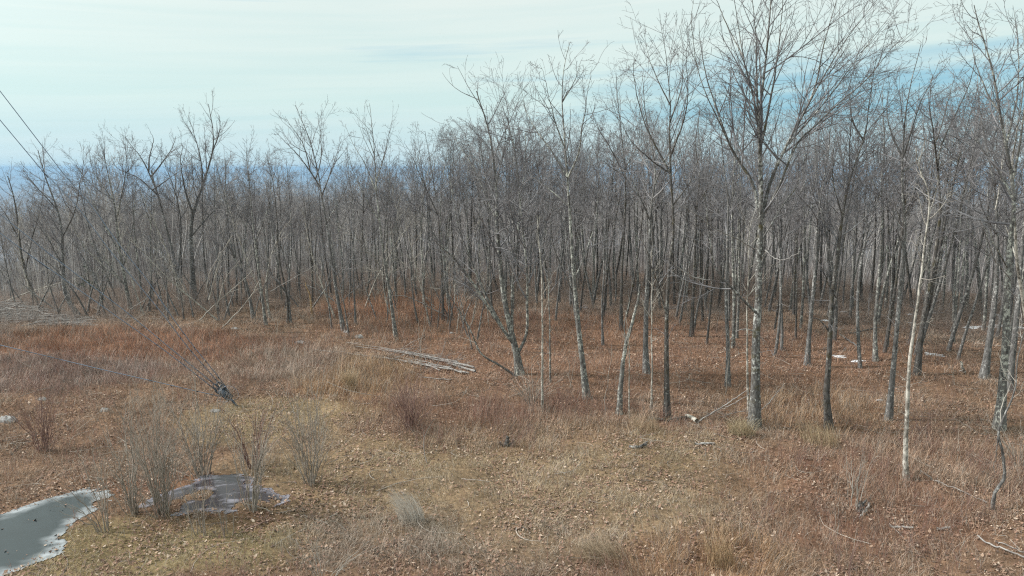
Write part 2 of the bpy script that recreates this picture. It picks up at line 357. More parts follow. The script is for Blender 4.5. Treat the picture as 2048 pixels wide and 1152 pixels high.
def ice(name, px, dark, rim, rimw, streak, label):
    pts = [ground(*p) for p in px]; P = smooth_line([p[:2] for p in pts]+[pts[0][:2]], 170)[:-1]
    P = P + (fbm(P[:, 0]*3, P[:, 1]*3, 71, 4)[:, None]-.5)*.8*np.array([.9, .8]); POLY.append([tuple(p) for p in P])
    lo, hi = P.min(0), P.max(0); h = .05
    gx, gy = np.meshgrid(np.arange(lo[0], hi[0], h), np.arange(lo[1], hi[1], h)); ok = inside(gx, gy, POLY[-1]) & ~on_island(gx, gy)
    z0 = max(float(np.max(height(P[:, 0], P[:, 1]))), float(np.max(height(gx[ok], gy[ok])))) * .5 + float(np.mean(height(gx[ok], gy[ok])))*.5 + .02
    d = dist_edge(gx, gy, POLY[-1]); nz = fbm(gx*1.7, gy*3.0, 81, 4); nf = fbm(gx*7, gy*9, 83, 4)
    fr2 = fbm(gx*16, gy*16, 87, 3); f = np.clip((rimw*(nz*2.0+.05) - d)/(1.1*rimw)+.5, 0, 1)**1.2*(.15+1.1*nf)*(.55+.8*fr2)
    st = streak*ss(.52, .70, fbm(gx*1.6+gy*2.2, gy*9-gx*2.5, 85, 4))*(.2+1.2*nf)
    f = np.clip(np.maximum(f, st), 0, 1)
    idx = np.full(gx.shape, -1); v = ok.copy(); v[:-1] |= ok[1:]; idx[v] = np.arange(v.sum())
    q = v[:-1, :-1] & v[1:, :-1] & v[:-1, 1:] & v[1:, 1:]
    a, b = np.nonzero(q); Q = np.stack([idx[a, b], idx[a, b+1], idx[a+1, b+1], idx[a+1, b]], -1)
    hz = np.maximum(height(gx, gy)+.012, z0-.10*0-.03*0) if False else np.full(gx.shape, z0)
    hz = np.where(d < .12, np.minimum(z0, height(gx, gy)+.02), z0)
    V = np.stack([gx, gy, hz], -1)[v]; nd = nz[v][:, None]
    c = np.array(dark)*(.75+.5*nd); c = c*(1-f[v][:, None])+np.array(rim)*f[v][:, None]
    mt, t, bb = mat_new(name); A = t.nodes.new('ShaderNodeAttribute'); A.attribute_name = 'col'; t.links.new(A.outputs['Color'], bb.inputs['Base Color'])
    bb.inputs['Roughness'].default_value = .17; bb.inputs['Specular IOR Level'].default_value = .42
    bp = t.nodes.new('ShaderNodeBump'); bp.inputs['Strength'].default_value = .12; bp.inputs['Distance'].default_value = .01; t.links.new(noise(t, 14, 4), bp.inputs['Height']); t.links.new(bp.outputs[0], bb.inputs['Normal'])
    o = mesh_obj(name, V, Q, mt, None, None, {'col': c}, True); tag(o, label, None, None, 'structure')
ice('ice', [(-90, 1045), (0, 1030), (70, 1006), (130, 988), (190, 974), (232, 988), (205, 1012), (178, 1034), (150, 1055), (136, 1078), (128, 1104), (70, 1128), (0, 1156), (-90, 1190)],
    (.022, .030, .032), (.34, .36, .375), .27, .0, 'grey frozen puddle with a wide white frost rim')
ice('ice', [(282, 1010), (330, 986), (385, 966), (425, 948), (470, 950), (520, 962), (556, 984), (574, 1002), (548, 1014), (500, 1020), (430, 1032), (352, 1027), (300, 1020)],
    (.028, .022, .026), (.30, .285, .33), .15, .6, 'purplish ice sheet streaked with white frost around the shrub stems')

# ------------------------------------------------------------------ trees
STY = {  # angle, up, wobble, level ratios
 'vase': dict(ang=(42, 38, 38, 38), up=(.085, .04, .02, .01), wob=(.08, .09, .09, .08), den=(2.7, 3.5, 4.0, 3.4)),
 'oak':  dict(ang=(52, 46, 46, 45), up=(.08, .04, .02, .0), wob=(.12, .14, .14, .12), den=(2.5, 3.6, 4.0, 3.6)),
 'birch': dict(ang=(38, 34, 34, 34), up=(.08, .04, .03, .02), wob=(.07, .08, .08, .08), den=(2.7, 3.5, 4.0, 3.4)),
 'arch': dict(ang=(42, 40, 38, 38), up=(.05, .03, .0, -.01), wob=(.08, .09, .12, .12), den=(2.4, 3.2, 3.8, 3.2)),
}
def crown_parts(rg, stems, style, cr, detail=1., rmin=.0042, levels=4):
    """stems: list of (P (N,3), R (N), Lbase, tmin)"""
    s = STY[style]; big = []; fine = []
    P = np.stack([q[0] for q in stems]); R = np.stack([q[1] for q in stems]); Lb = np.array([q[2] for q in stems])
    # every stem has its own tmin: handle one by one
    lev = []
    for k, (p, r, lb, tm) in enumerate(stems):
        if lb <= 0: continue
        g = grow(rg, p[None], r[None], np.array([lb]), s['den'][0]*detail**.3, tm, s['ang'][0], s['up'][0], s['wob'][0], 8, .0085, rmin*1.4, .5)
        if g is not None: lev.append(g)
    if not lev: return []
    ep = grow(rg, P[:1], R[:1], np.array([.7]), .8*detail, .15, 62, .04, .13, 8, .009, rmin*1.1, .6)   # short side shoots low on the trunk
    if ep is not None: lev.append(ep)
    cur = [np.concatenate([g[i] for g in lev]) for i in range(3)]
    outp = [tubes(cur[0], cur[1], 5)]
    # stems' own tips bear second-order shoots as well
    for l, (npts, k, ratio) in enumerate(((7, 3, .60), (5, 3, .58), (3, 3, .60))[:levels-1]):
        g = grow(rg, cur[0], cur[1], np.maximum(cur[2]*ratio, .16), s['den'][l+1]*detail, .12, s['ang'][l+1], s['up'][l+1], s['wob'][l+1], npts, .010, rmin, .4)
        if g is None: break
        outp.append(tubes(g[0], g[1], k)); cur = g
    return outp
def stem3d(base_Y, px, w0, w1, dy=0., n=26, wob=.03, rg=rng, ground_base=False):
    """a traced stem: pixel polyline at depth base_Y drifting by dy metres of depth over its length"""
    m = len(px); ts = np.linspace(0, 1, m)
    P = np.array([at(x, y, base_Y+dy*t_) for (x, y), t_ in zip(px, ts)])
    if ground_base: P[0] = ground(*px[0]); P[0][2] -= .15
    P = smooth_line(P, n)
    k = rg.normal(size=(n, 3)).cumsum(0)*wob*.5; k -= np.linspace(0, 1, n)[:, None]*k[-1]; k[:, 2] *= .3; P = P + k*np.linspace(.2, 1, n)[:, None]
    dist = np.hypot(P[:, 1], P[:, 2]-CAM_H)
    wpx = np.interp(np.linspace(0, 1, n), [0, 1], [w0, w1])
    R = np.maximum(wpx*(.9 if ground_base else .7)*np.linspace(1, .45, n)**.8, .5)*dist.mean()/F/2
    if ground_base: R[0] *= 1.6; R[1] *= 1.28; R[2] *= 1.08
    return P, R
HERO = []   # (px of base, py of base, short name for labels)
def hero(label, stems, style='vase', mat='grey', twig='twig', cr=3., tm=.4, limb=.45, detail=1., seed=0, cat='tree', name='bare_tree', Y=None, short=None, group=None, rmin=.0052, levels=4):
    """stems: [(pixel polyline, w0, w1, depth drift, child length factor or None, tmin)]; the first is the trunk"""
    rg = np.random.default_rng(seed+100); b = ground(*stems[0][0][0]) if Y is None else at(*stems[0][0][0], Y); Yb = b[1]
    root = thing(name, label, cat, b, group); S3 = []; tb = []
    for i, st in enumerate(stems):
        px, w0, w1, dy = st[:4]; lf = st[4] if len(st) > 4 else None; tmn = st[5] if len(st) > 5 else None
        P, R = stem3d(Yb, px, w0, w1, dy, 26, .03, rg, i == 0 and Y is None)
        L = np.linalg.norm(np.diff(P, axis=0), axis=1).sum()
        if i > 0:   # sink the limb's start into the trunk it leaves
            tr = np.concatenate([q[0] for q in S3]); j = np.argmin(np.linalg.norm(tr-P[0], axis=1)); sh = tr[j]-P[0]
            if np.linalg.norm(sh) < 1.2: P = P + sh*np.linspace(1, 0, 26)[:, None]**3
        lb = cr*1.2 if i == 0 and lf is None else L*(limb*1.08 if lf is None else lf)
        S3.append((P-b, R, lb, (tm if i == 0 else .24) if tmn is None else tmn)); S3[-1] = (P, R, lb, S3[-1][3])
        tb.append(tubes((P-b)[None], R[None], 9 if w0 > 7 else 6))
    V, Q = join(tb); mesh_obj('trunk', V, Q, M[mat], root, smooth=True)
    cp_ = crown_parts(rg, [(P-b, R, lb, t_) for P, R, lb, t_ in S3], style, cr, detail, rmin, levels)
    if cp_: V, Q = join(cp_); mesh_obj('crown', V, Q, M[twig], root)
    HERO.append((stems[0][0][0][0], stems[0][0][0][1], short, b[0], b[1]))
    return root

G_EDGE = 'bare trees along the clearing'
# --- left edge of the wood
hero('dark leaning bare tree at the left end, behind the brush pile', [([(74, 608), (56, 562), (43, 510), (37, 458), (28, 400), (15, 352)], 9, 3, 1), ([(50, 535), (66, 470), (84, 410), (90, 350)], 4, 1.5, -1), ([(40, 480), (12, 430), (-20, 380)], 4, 1.5, 1)], 'birch', 'dark', 'twigbrown', 2.2, .3, seed=1, short='brush pile')
hero('grey bare tree with crooked foot beside the brush pile', [([(157, 630), (131, 588), (124, 527), (119, 449), (106, 397), (88, 350), (76, 300)], 11, 2.5, 1), ([(122, 470), (150, 420), (160, 360), (168, 320)], 5, 1.5, -1), ([(110, 410), (70, 370), (45, 340)], 4, 1.5, 0), ([(124, 527), (90, 470), (60, 430)], 4, 1.5, -1)], 'birch', 'grey', 'twig', 2.4, .35, seed=2, short='crooked-footed tree')
hero('wide fanned grey tree behind the crossing guy wires', [([(262, 619), (252, 570), (238, 492), (227, 397), (214, 340), (206, 296)], 9, 2, 0), ([(240, 505), (205, 440), (175, 380), (152, 318)], 5, 1.5, 1), ([(232, 440), (245, 380), (252, 330), (250, 285)], 5, 1.5, -1), ([(245, 540), (262, 470), (268, 410), (272, 380)], 4, 1.5, 0), ([(250, 570), (210, 520), (180, 480), (170, 430)], 4, 1.5, -1), ([(228, 400), (190, 350), (180, 310)], 3, 1.2, 0)], 'birch', 'lichen', 'twig', 2.6, .4, seed=3, short='fanned grey tree')
hero('pale snapped stem leaning steeply left over small evergreen', [([(246, 566), (200, 525), (174, 500), (152, 465), (139, 440), (141, 422)], 5, 3, 0, .12, .3)], 'arch', 'pale', 'twigpale', 1., .4, seed=4, Y=44, levels=3)
hero('white birch leaning left with orange wound near its foot', [([(372, 613), (358, 579), (343, 527), (319, 466), (299, 423), (289, 401), (280, 380)], 5.5, 2, 0, .16, .5)], 'birch', 'pale', 'twigpale', 1.2, .5, seed=5, short='leaning white birch', levels=3)
hero('round-crowned bare oak, topmost crown above the far-left horizon', [([(362, 600), (348, 520), (334, 462), (318, 400), (308, 365), (302, 340)], 9, 5, 1), ([(308, 368), (285, 320), (262, 290), (250, 272)], 5, 1.5, -1), ([(303, 345), (300, 310), (308, 280), (300, 262)], 5, 1.5, 1), ([(306, 355), (330, 315), (345, 290), (352, 272)], 5, 1.5, 1), ([(312, 385), (275, 355), (240, 340), (225, 320)], 5, 1.5, 0), ([(312, 380), (345, 352), (368, 340)], 4, 1.5, -1)], 'oak', 'grey', 'twig', 2.3, .6, seed=6, short='round-crowned oak')
hero('thick dark tree with tall fine top rising over the left wood', [([(387, 598), (384, 527), (381, 466), (387, 423), (404, 371), (425, 300), (424, 255), (417, 208)], 14, 2, 1), ([(386, 430), (370, 380), (362, 330), (366, 290)], 7, 2, -1), ([(404, 371), (400, 320), (388, 270), (376, 230)], 5, 1.5, 0), ([(425, 305), (440, 260), (438, 230)], 4, 1.5, 0), ([(384, 470), (420, 430), (450, 400), (470, 372)], 5, 1.5, 1)], 'birch', 'grey', 'twig', 2.4, .45, seed=7, short='thick dark tree')
hero('slim lichen-spotted tree leaning left over drooping dead branches', [([(532, 650), (520, 564), (508, 478), (500, 400), (492, 295)], 7, 1.8, 0), ([(510, 490), (535, 420), (545, 350)], 4, 1.5, 1)], 'birch', 'lichen', 'twig', 2.2, .4, seed=8, short='lichen-spotted slim tree')
hero('short grey trunk bending left toward the drooping dead branches', [([(508, 641), (493, 568), (468, 514), (456, 451), (452, 380), (450, 315)], 8, 1.8, 1), ([(470, 520), (440, 450), (425, 400)], 4, 1.5, -1)], 'oak', 'grey', 'twigbrown', 2., .4, seed=9)
hero('darker of two crossing stems at the middle-left clearing edge', [([(576, 646), (574, 595), (558, 514), (553, 433), (545, 370), (531, 305)], 6, 1.6, 0), ([(572, 590), (545, 555), (535, 520), (532, 490)], 4, 1.5, 0)], 'oak', 'dark', 'twigbrown', 2., .4, seed=10)
hero('paler of two crossing stems at the middle-left clearing edge', [([(581, 646), (578, 586), (583, 500), (583, 451), (578, 380), (572, 315)], 6, 1.6, 1)], 'birch', 'grey', 'twig', 2., .4, seed=11, short='crossing stems')
hero('short broken pale snag with split top before the wood edge', [([(625, 635), (621, 595), (614, 575), (611, 565)], 5, 4, 0, 0)], 'oak', 'bare', 'twigpale', 0, seed=12, name='tree_snag', cat='snag')
hero('tall tree with left-swept open crown over the wood edge', [([(688, 662), (673, 586), (664, 523), (653, 451), (644, 397), (637, 352), (621, 284), (604, 240), (590, 210)], 9, 1.6, 1), ([(640, 365), (605, 320), (575, 290), (545, 258)], 5, 1.3, -1), ([(633, 335), (610, 290), (585, 255), (570, 232)], 4, 1.3, 0), ([(640, 365), (645, 310), (640, 260), (635, 225)], 4, 1.3, 1), ([(643, 395), (662, 345), (676, 300), (684, 278)], 5, 1.3, 0), ([(650, 440), (690, 380), (700, 340)], 4, 1.3, 1)], 'vase', 'grey', 'twig', 1.8, .62, seed=13, short='left-swept tall tree')
hero('straight thin tree right of the left-swept tall tree', [([(711, 650), (707, 541), (707, 433), (700, 360), (693, 293)], 5, 1.5, 1)], 'birch', 'grey', 'twig', 1.9, .45, seed=14)
hero('thin leaning stem just left of the left-swept tall tree', [([(664, 657), (655, 590), (644, 523), (638, 470)], 4, 1.5, 0)], 'birch', 'grey', 'twig', 1.3, .45, seed=15)
hero('thin leaning stem between the left-swept tree and grey stone', [([(699, 672), (690, 620), (680, 566), (668, 500), (660, 440)], 4, 1.5, 0)], 'birch', 'grey', 'twig', 1.5, .45, seed=16)
hero('speckled birch with upswept vase crown beside the rusty grass', [([(793, 680), (779, 586), (768, 514), (757, 433), (752, 379), (749, 330), (745, 270), (739, 207)], 9, 1.5, 0), ([(752, 385), (730, 330), (708, 290), (690, 250)], 4, 1.2, 1), ([(750, 360), (768, 310), (778, 270), (786, 240)], 4, 1.2, -1), ([(748, 310), (735, 270), (725, 240)], 3, 1.2, 0), ([(757, 440), (728, 390), (705, 340), (694, 305)], 4, 1.2, -1)], 'vase', 'lichen', 'twig', 1.9, .55, seed=17, short='speckled vase-crowned birch')
# --- middle clump
hero('many-stemmed lichen-covered tree clump behind the felled poles', [([(1040, 748), (1034, 710), (1022, 662), (1008, 590), (996, 475), (991, 375), (981, 287), (968, 230), (953, 182)], 17, 4, 0), ([(1027, 690), (987, 631), (944, 562), (912, 520), (881, 487), (844, 425)], 11, 4, -1.5, .34), ([(1005, 655), (969, 585), (940, 520), (915, 455), (905, 400), (898, 350)], 9, 3, 1, .34), ([(1028, 665), (1027, 575), (1034, 500), (1040, 420), (1050, 340), (1052, 262)], 10, 4, 1), ([(1030, 712), (1050, 668), (1053, 600), (1053, 537), (1042, 425), (1031, 319), (1014, 232)], 10, 4, -1), ([(994, 450), (970, 390), (945, 330), (912, 280), (893, 240)], 5, 1.5, 1), ([(991, 375), (1005, 310), (1010, 260), (1000, 205)], 5, 1.5, -1)], 'arch', 'lichen', 'twig', 2.8, .4, limb=.4, seed=20, short='many-stemmed clump')
hero('dark bent stem sweeping left and up from the clump foot', [([(1040, 752), (1000, 731), (962, 706), (940, 655), (915, 612), (895, 585), (873, 573)], 6, 2, -.5, .25, .45)], 'arch', 'mossy', 'twigpale', 1.2, .5, seed=21, levels=3)
hero('thin straight white-patched birch right of the many-stemmed clump', [([(1085, 822), (1084, 687), (1084, 537), (1076, 460), (1074, 430)], 7, 3, 0, .18, .45)], 'birch', 'pale', 'twigpale', 1.4, .5, seed=22, short='straight white birch', levels=3)
hero('thin speckled tree close behind the straight white birch', [([(1101, 764), (1099, 637), (1095, 540), (1093, 475), (1086, 420)], 5, 1.8, 0)], 'birch', 'lichen', 'twig', 1.5, .5, seed=23)
hero('tall forked grey tree whose crown tops the middle of the wood', [([(1175, 797), (1162, 694), (1150, 575), (1142, 450), (1134, 350), (1128, 275), (1122, 190), (1128, 130), (1140, 84)], 15, 1.8, 0), ([(1133, 345), (1104, 300), (1074, 262), (1052, 220), (1040, 170)], 6, 1.5, 1), ([(1135, 370), (1158, 310), (1165, 262), (1172, 210), (1182, 140)], 7, 1.5, -1), ([(1128, 290), (1108, 240), (1095, 190), (1080, 130)], 5, 1.3, -1), ([(1138, 410), (1090, 370), (1062, 350)], 5, 1.5, 1), ([(1150, 570), (1175, 500), (1190, 440), (1196, 380)], 5, 1.5, 2), ([(1123, 200), (1150, 160), (1165, 115)], 4, 1.2, 0)], 'oak', 'lichen', 'twig', 2.1, .55, seed=24, short='tall forked grey tree')
hero('slender wavy tree rising behind the many-stemmed clump', [([(1160, 700), (1150, 600), (1110, 500), (1098, 420), (1075, 330), (1060, 262), (1048, 200)], 6, 1.8, 2)], 'oak', 'dark', 'twig', 2., .5, seed=25, Y=34)
# --- right of middle
hero('broken snag leaning right, bare orange wood at its foot', [([(1238, 828), (1243, 766), (1254, 692), (1265, 649), (1274, 610), (1280, 568)], 14, 8, 0, 0), ([(1254, 690), (1250, 650), (1256, 610), (1256, 576)], 4, 2, 0, 0)], 'oak', 'lichen', 'twigpale', 0, seed=30, name='tree_snag', cat='snag', short='leaning snag')
hero('thin pole birch touching the leaning snag on its right', [([(1260, 837), (1258, 760), (1257, 700), (1252, 620)], 4, 1.5, 0, .2, .5)], 'birch', 'pale', 'twigpale', .8, .5, seed=31, levels=3)
hero('thick pale grey tree with kinked foot behind the leaning snag', [([(1294, 747), (1291, 692), (1293, 597), (1298, 488), (1303, 406), (1311, 347), (1300, 270), (1290, 210), (1285, 150)], 14, 2, 1), ([(1300, 440), (1275, 380), (1250, 330), (1235, 280)], 6, 1.5, 0), ([(1308, 370), (1330, 320), (1352, 280), (1365, 230)], 5, 1.5, 1)], 'vase', 'grey', 'twigbrown', 2.2, .5, seed=32, short='kinked grey tree')
hero('dark slim tree left of the leaning snag, flaring fan crown', [([(1243, 660), (1243, 590), (1246, 510), (1250, 423), (1251, 370), (1250, 330), (1242, 250), (1232, 145)], 8, 1.8, 1), ([(1250, 345), (1220, 290), (1195, 250), (1178, 205)], 4, 1.3, 0), ([(1250, 350), (1275, 290), (1280, 240)], 4, 1.3, -1), ([(1250, 360), (1215, 330), (1185, 300)], 4, 1.3, 1)], 'vase', 'dark', 'twig', 2.4, .5, seed=33, short='fan-crowned dark tree')
hero('very thin white birch between the snag and black trunk', [([(1303, 820), (1304, 710), (1306, 571), (1303, 500)], 5, 1.8, 0, .22, .5)], 'birch', 'pale', 'twigpale', .9, .5, seed=34, levels=3)
hero('tall black-trunked tree with broad fine crown left of the giant', [([(1335, 833), (1334, 727), (1334, 623), (1338, 545), (1346, 467), (1342, 390), (1337, 304), (1339, 217), (1333, 130), (1320, 40)], 13.5, 1.2, 0), ([(1328, 638), (1316, 571), (1300, 520), (1285, 470)], 7, 2, -1), ([(1340, 330), (1305, 275), (1280, 215), (1268, 150), (1275, 90)], 6, 1.5, 1), ([(1338, 300), (1366, 240), (1375, 180), (1372, 100)], 6, 1.5, -1), ([(1339, 215), (1310, 150), (1295, 100), (1288, 60)], 4, 1.2, 1), ([(1341, 360), (1300, 320), (1262, 280), (1240, 230)], 5, 1.5, -1), ([(1340, 250), (1362, 180), (1366, 110), (1358, 50)], 4, 1.2, 1), ([(1343, 400), (1380, 360), (1400, 310), (1412, 260)], 5, 1.5, 1)], 'vase', 'dark', 'twig', 2.3, .52, seed=35, short='black-trunked tree')
hero('dark slender tree midway between black trunk and giant', [([(1383, 673), (1387, 575), (1390, 467), (1393, 410), (1398, 350), (1392, 290), (1400, 220)], 9, 2, 1), ([(1392, 420), (1372, 370), (1358, 320)], 4, 1.5, 0), ([(1392, 420), (1420, 365), (1430, 300)], 4, 1.5, 0)], 'oak', 'dark', 'twig', 2.1, .5, seed=36)
hero('straight grey-speckled tree just left of the giant', [([(1456, 773), (1456, 684), (1454, 597), (1456, 488), (1458, 406), (1450, 347), (1446, 280), (1450, 200)], 11, 2, 1)], 'oak', 'grey', 'twig', 2.3, .5, seed=37, short='speckled tree by the giant')
hero('giant many-leadered tree, thickest trunk and widest crown in the clearing', [
 ([(1509, 856), (1512, 770), (1512, 684), (1515, 640), (1519, 575), (1519, 510), (1521, 467), (1523, 376), (1521, 308), (1519, 239), (1526, 171), (1533, 103), (1540, 20), (1545, -60)], 24, 3, 0),
 ([(1522, 455), (1506, 369), (1471, 312), (1445, 252), (1419, 174), (1405, 110), (1398, 40)], 11, 2, 1),
 ([(1521, 330), (1514, 230), (1485, 113), (1474, 51), (1462, -40)], 8, 2, -1),
 ([(1520, 270), (1512, 137), (1510, 51), (1500, -50)], 7, 2, 1),
 ([(1522, 300), (1535, 240), (1550, 152), (1562, 65), (1572, -40)], 8, 2, -.5),
 ([(1522, 465), (1540, 376), (1570, 301), (1615, 212), (1632, 164), (1649, 85), (1668, 10), (1680, -60)], 11, 2, 1.5),
 ([(1536, 440), (1562, 386), (1594, 294), (1632, 253), (1683, 202), (1731, 161), (1786, 96), (1835, 52)], 9, 1.6, -1.5),
 ([(1615, 212), (1650, 150), (1690, 85), (1730, 30), (1768, -20)], 5, 1.5, 0),
 ([(1594, 294), (1650, 215), (1700, 140), (1750, 70), (1800, 5)], 5, 1.5, 1),
 ([(1471, 312), (1432, 230), (1400, 150), (1385, 60), (1390, -20)], 5, 1.5, -1),
 ([(1506, 636), (1471, 593), (1428, 532), (1415, 445), (1409, 385)], 9, 3, -1),
 ([(1520, 500), (1560, 420), (1590, 370), (1612, 300)], 6, 1.5, 2),
 ([(1485, 113), (1455, 50), (1435, 0), (1425, -50)], 4, 1.5, 1)], 'vase', 'mossy', 'twig', 3., .5, limb=.36, seed=38, short='giant tree', detail=.9)
hero('white-speckled birch stem hugging the left side of the giant', [([(1498, 829), (1494, 684), (1497, 532), (1500, 440)], 6, 2.5, .6, .2, .6)], 'birch', 'pale', 'twigpale', 1.2, .5, seed=39, Y=None, levels=3)
# --- right
hero('near-black trunk with kinked foot and broken side stub', [([(1659, 857), (1653, 791), (1658, 725), (1662, 643), (1664, 600), (1673, 530), (1682, 465), (1691, 400), (1703, 347), (1729, 260), (1738, 195), (1752, 120)], 16, 2, 0), ([(1655, 662), (1643, 642), (1627, 636)], 5, 4, 0, 0), ([(1671, 645), (1684, 565), (1690, 487), (1700, 420), (1712, 340), (1716, 260)], 7, 2, 1), ([(1686, 430), (1668, 370), (1665, 320), (1672, 260)], 5, 1.5, -1), ([(1720, 290), (1700, 230), (1705, 170)], 5, 1.3, 0), ([(1665, 600), (1640, 530), (1625, 480)], 4, 1.5, -1)], 'vase', 'dark', 'twig', 2.3, .5, seed=40, short='kinked near-black trunk')
hero('grey speckled trunk left of the kinked near-black trunk', [([(1614, 731), (1625, 595), (1632, 517), (1637, 426), (1650, 340), (1660, 270), (1668, 200)], 11, 2, 1)], 'oak', 'grey', 'twig', 2.3, .5, seed=41)
hero('straight spotted tree midway between near-black trunk and barkless pole', [([(1751, 722), (1751, 643), (1760, 530), (1764, 422), (1762, 369), (1768, 282), (1764, 174)], 10, 2, 1), ([(1763, 400), (1740, 350), (1732, 300)], 4, 1.5, 0)], 'oak', 'lichen', 'twig', 2.1, .55, seed=42, short='straight spotted tree')
hero('grey tree with burl and forked crown left of the barkless pole', [([(1777, 840), (1790, 704), (1799, 595), (1810, 487), (1808, 400), (1807, 321), (1812, 250), (1822, 170), (1842, 88)], 14, 2, 0), ([(1807, 325), (1780, 262), (1775, 210), (1785, 150)], 6, 1.5, 1), ([(1807, 330), (1828, 262), (1845, 200), (1880, 120)], 6, 1.5, -1), ([(1808, 500), (1798, 470), (1795, 445)], 6, 3, 0, .2), ([(1808, 345), (1845, 310), (1860, 270)], 4, 1.5, 0)], 'oak', 'grey', 'twig', 2., .62, seed=43, short='burled grey tree')
hero('barkless whitish dead pole tree leaning right, tallest dead one', [([(1813, 960), (1811, 895), (1816, 778), (1820, 721), (1831, 643), (1846, 539), (1855, 456), (1859, 400), (1855, 369), (1838, 330), (1832, 296)], 12, 3, 0, .12, .6), ([(1848, 560), (1868, 505), (1880, 470)], 3, 1, 0, .2), ([(1857, 440), (1875, 380), (1868, 340)], 4, 1.5, 0, .2)], 'oak', 'pale', 'twigpale', 1., .6, seed=44, short='barkless pole', levels=3)
hero('dark tree behind the barkless pole, forking widely right', [([(1834, 750), (1846, 643), (1864, 552), (1881, 422), (1876, 330), (1886, 282), (1907, 239), (1937, 174), (1952, 112)], 13, 2, 1), ([(1876, 335), (1868, 270), (1860, 210), (1866, 150)], 6, 1.5, -1), ([(1890, 275), (1895, 210), (1910, 150)], 4, 1.5, 1), ([(1878, 350), (1930, 305), (1960, 270)], 4, 1.5, 1)], 'oak', 'dark', 'twig', 2.1, .6, seed=45, short='wide-forking dark tree')
hero('pair-trunk grey tree left member near the snow patch', [([(1968, 757), (1979, 682), (1994, 573), (1997, 443), (1990, 370), (1975, 290), (1960, 220), (1955, 150)], 16, 2, 1), ([(1994, 480), (1965, 420), (1950, 350)], 6, 1.5, -1), ([(1990, 380), (2010, 310), (2015, 240)], 5, 1.5, 0)], 'oak', 'grey', 'twig', 2.3, .5, seed=46)
hero('stout lichen-grey trunk at the right edge behind twisted sapling', [([(1999, 858), (2011, 704), (2016, 617), (2020, 530), (2029, 443), (2029, 369), (2012, 282), (2000, 220), (1985, 140), (1960, 60), (1948, 10)], 20, 3, 0), ([(2029, 400), (2000, 350), (1965, 300), (1940, 258)], 8, 1.5, 1), ([(2028, 360), (2045, 270), (2050, 180), (2045, 60)], 7, 2, -1), ([(2012, 282), (2030, 200), (2035, 110), (2030, 20)], 6, 2, 1), ([(2000, 230), (1975, 190), (1948, 110), (1945, 50)], 5, 1.5, 1), ([(2020, 540), (1985, 480), (1975, 430)], 6, 2, -1)], 'oak', 'lichen', 'twig', 2.6, .5, seed=47, short='stout edge trunk')
hero('pale smooth trunk close behind the stout right-edge trunk', [([(2017, 784), (2031, 643), (2040, 530), (2050, 420), (2060, 300), (2065, 180)], 15, 3, 1)], 'oak', 'grey', 'twig', 2.4, .5, seed=48)
hero('crooked whitish trunk half cut by the right edge', [([(2075, 800), (2062, 690), (2048, 610), (2035, 520), (2030, 440), (2024, 360), (2034, 260), (2048, 160)], 13, 3, -2), ([(2033, 500), (2012, 455), (1990, 420)], 3.5, 1.2, 0), ([(2026, 370), (2010, 300), (2012, 230)], 3.5, 1.2, 0)], 'oak', 'pale', 'twig', 2.2, .5, seed=49)
hero('thin pale tree standing alone by the snow strip', [([(1906, 685), (1913, 600), (1920, 487), (1922, 420), (1935, 360)], 6, 2, 1)], 'oak', 'lichen', 'twig', 1.9, .5, seed=50, short='thin pale tree by the snow')
hero('twisted thin grey sapling in front of the stout edge trunk', [([(1984, 1018), (1990, 985), (2008, 955), (2004, 900), (1996, 870), (2006, 835), (2022, 800), (2032, 770), (2036, 720), (2050, 660)], 8, 3, 0, .2, .4), ([(1997, 865), (1990, 990-45)], 3, 2, 0, 0)], 'oak', 'grey', 'twigpale', 1., .4, seed=51, levels=3, short='twisted sapling')
hero('young thin tree just right of the tall forked grey tree', [([(1206, 690), (1204, 610), (1208, 520), (1205, 430), (1198, 350), (1192, 290)], 6, 1.6, 1)], 'birch', 'grey', 'twig', 1.9, .5, seed=52)
hero('thin grey tree standing among rusty grass left of the clump', [([(886, 640), (884, 570), (880, 490), (876, 420), (862, 330), (850, 262)], 7, 1.6, 1), ([(880, 440), (850, 370), (825, 310), (808, 285)], 4, 1.3, 0)], 'oak', 'dark', 'twig', 2.2, .45, seed=53)
hero('thin reddish-grey stem leaning left before the many-stemmed clump', [([(946, 700), (935, 655), (925, 620), (916, 575), (905, 520)], 3.5, 1.2, 0)], 'arch', 'grey', 'twigpale', 1.4, .5, seed=54, levels=3)

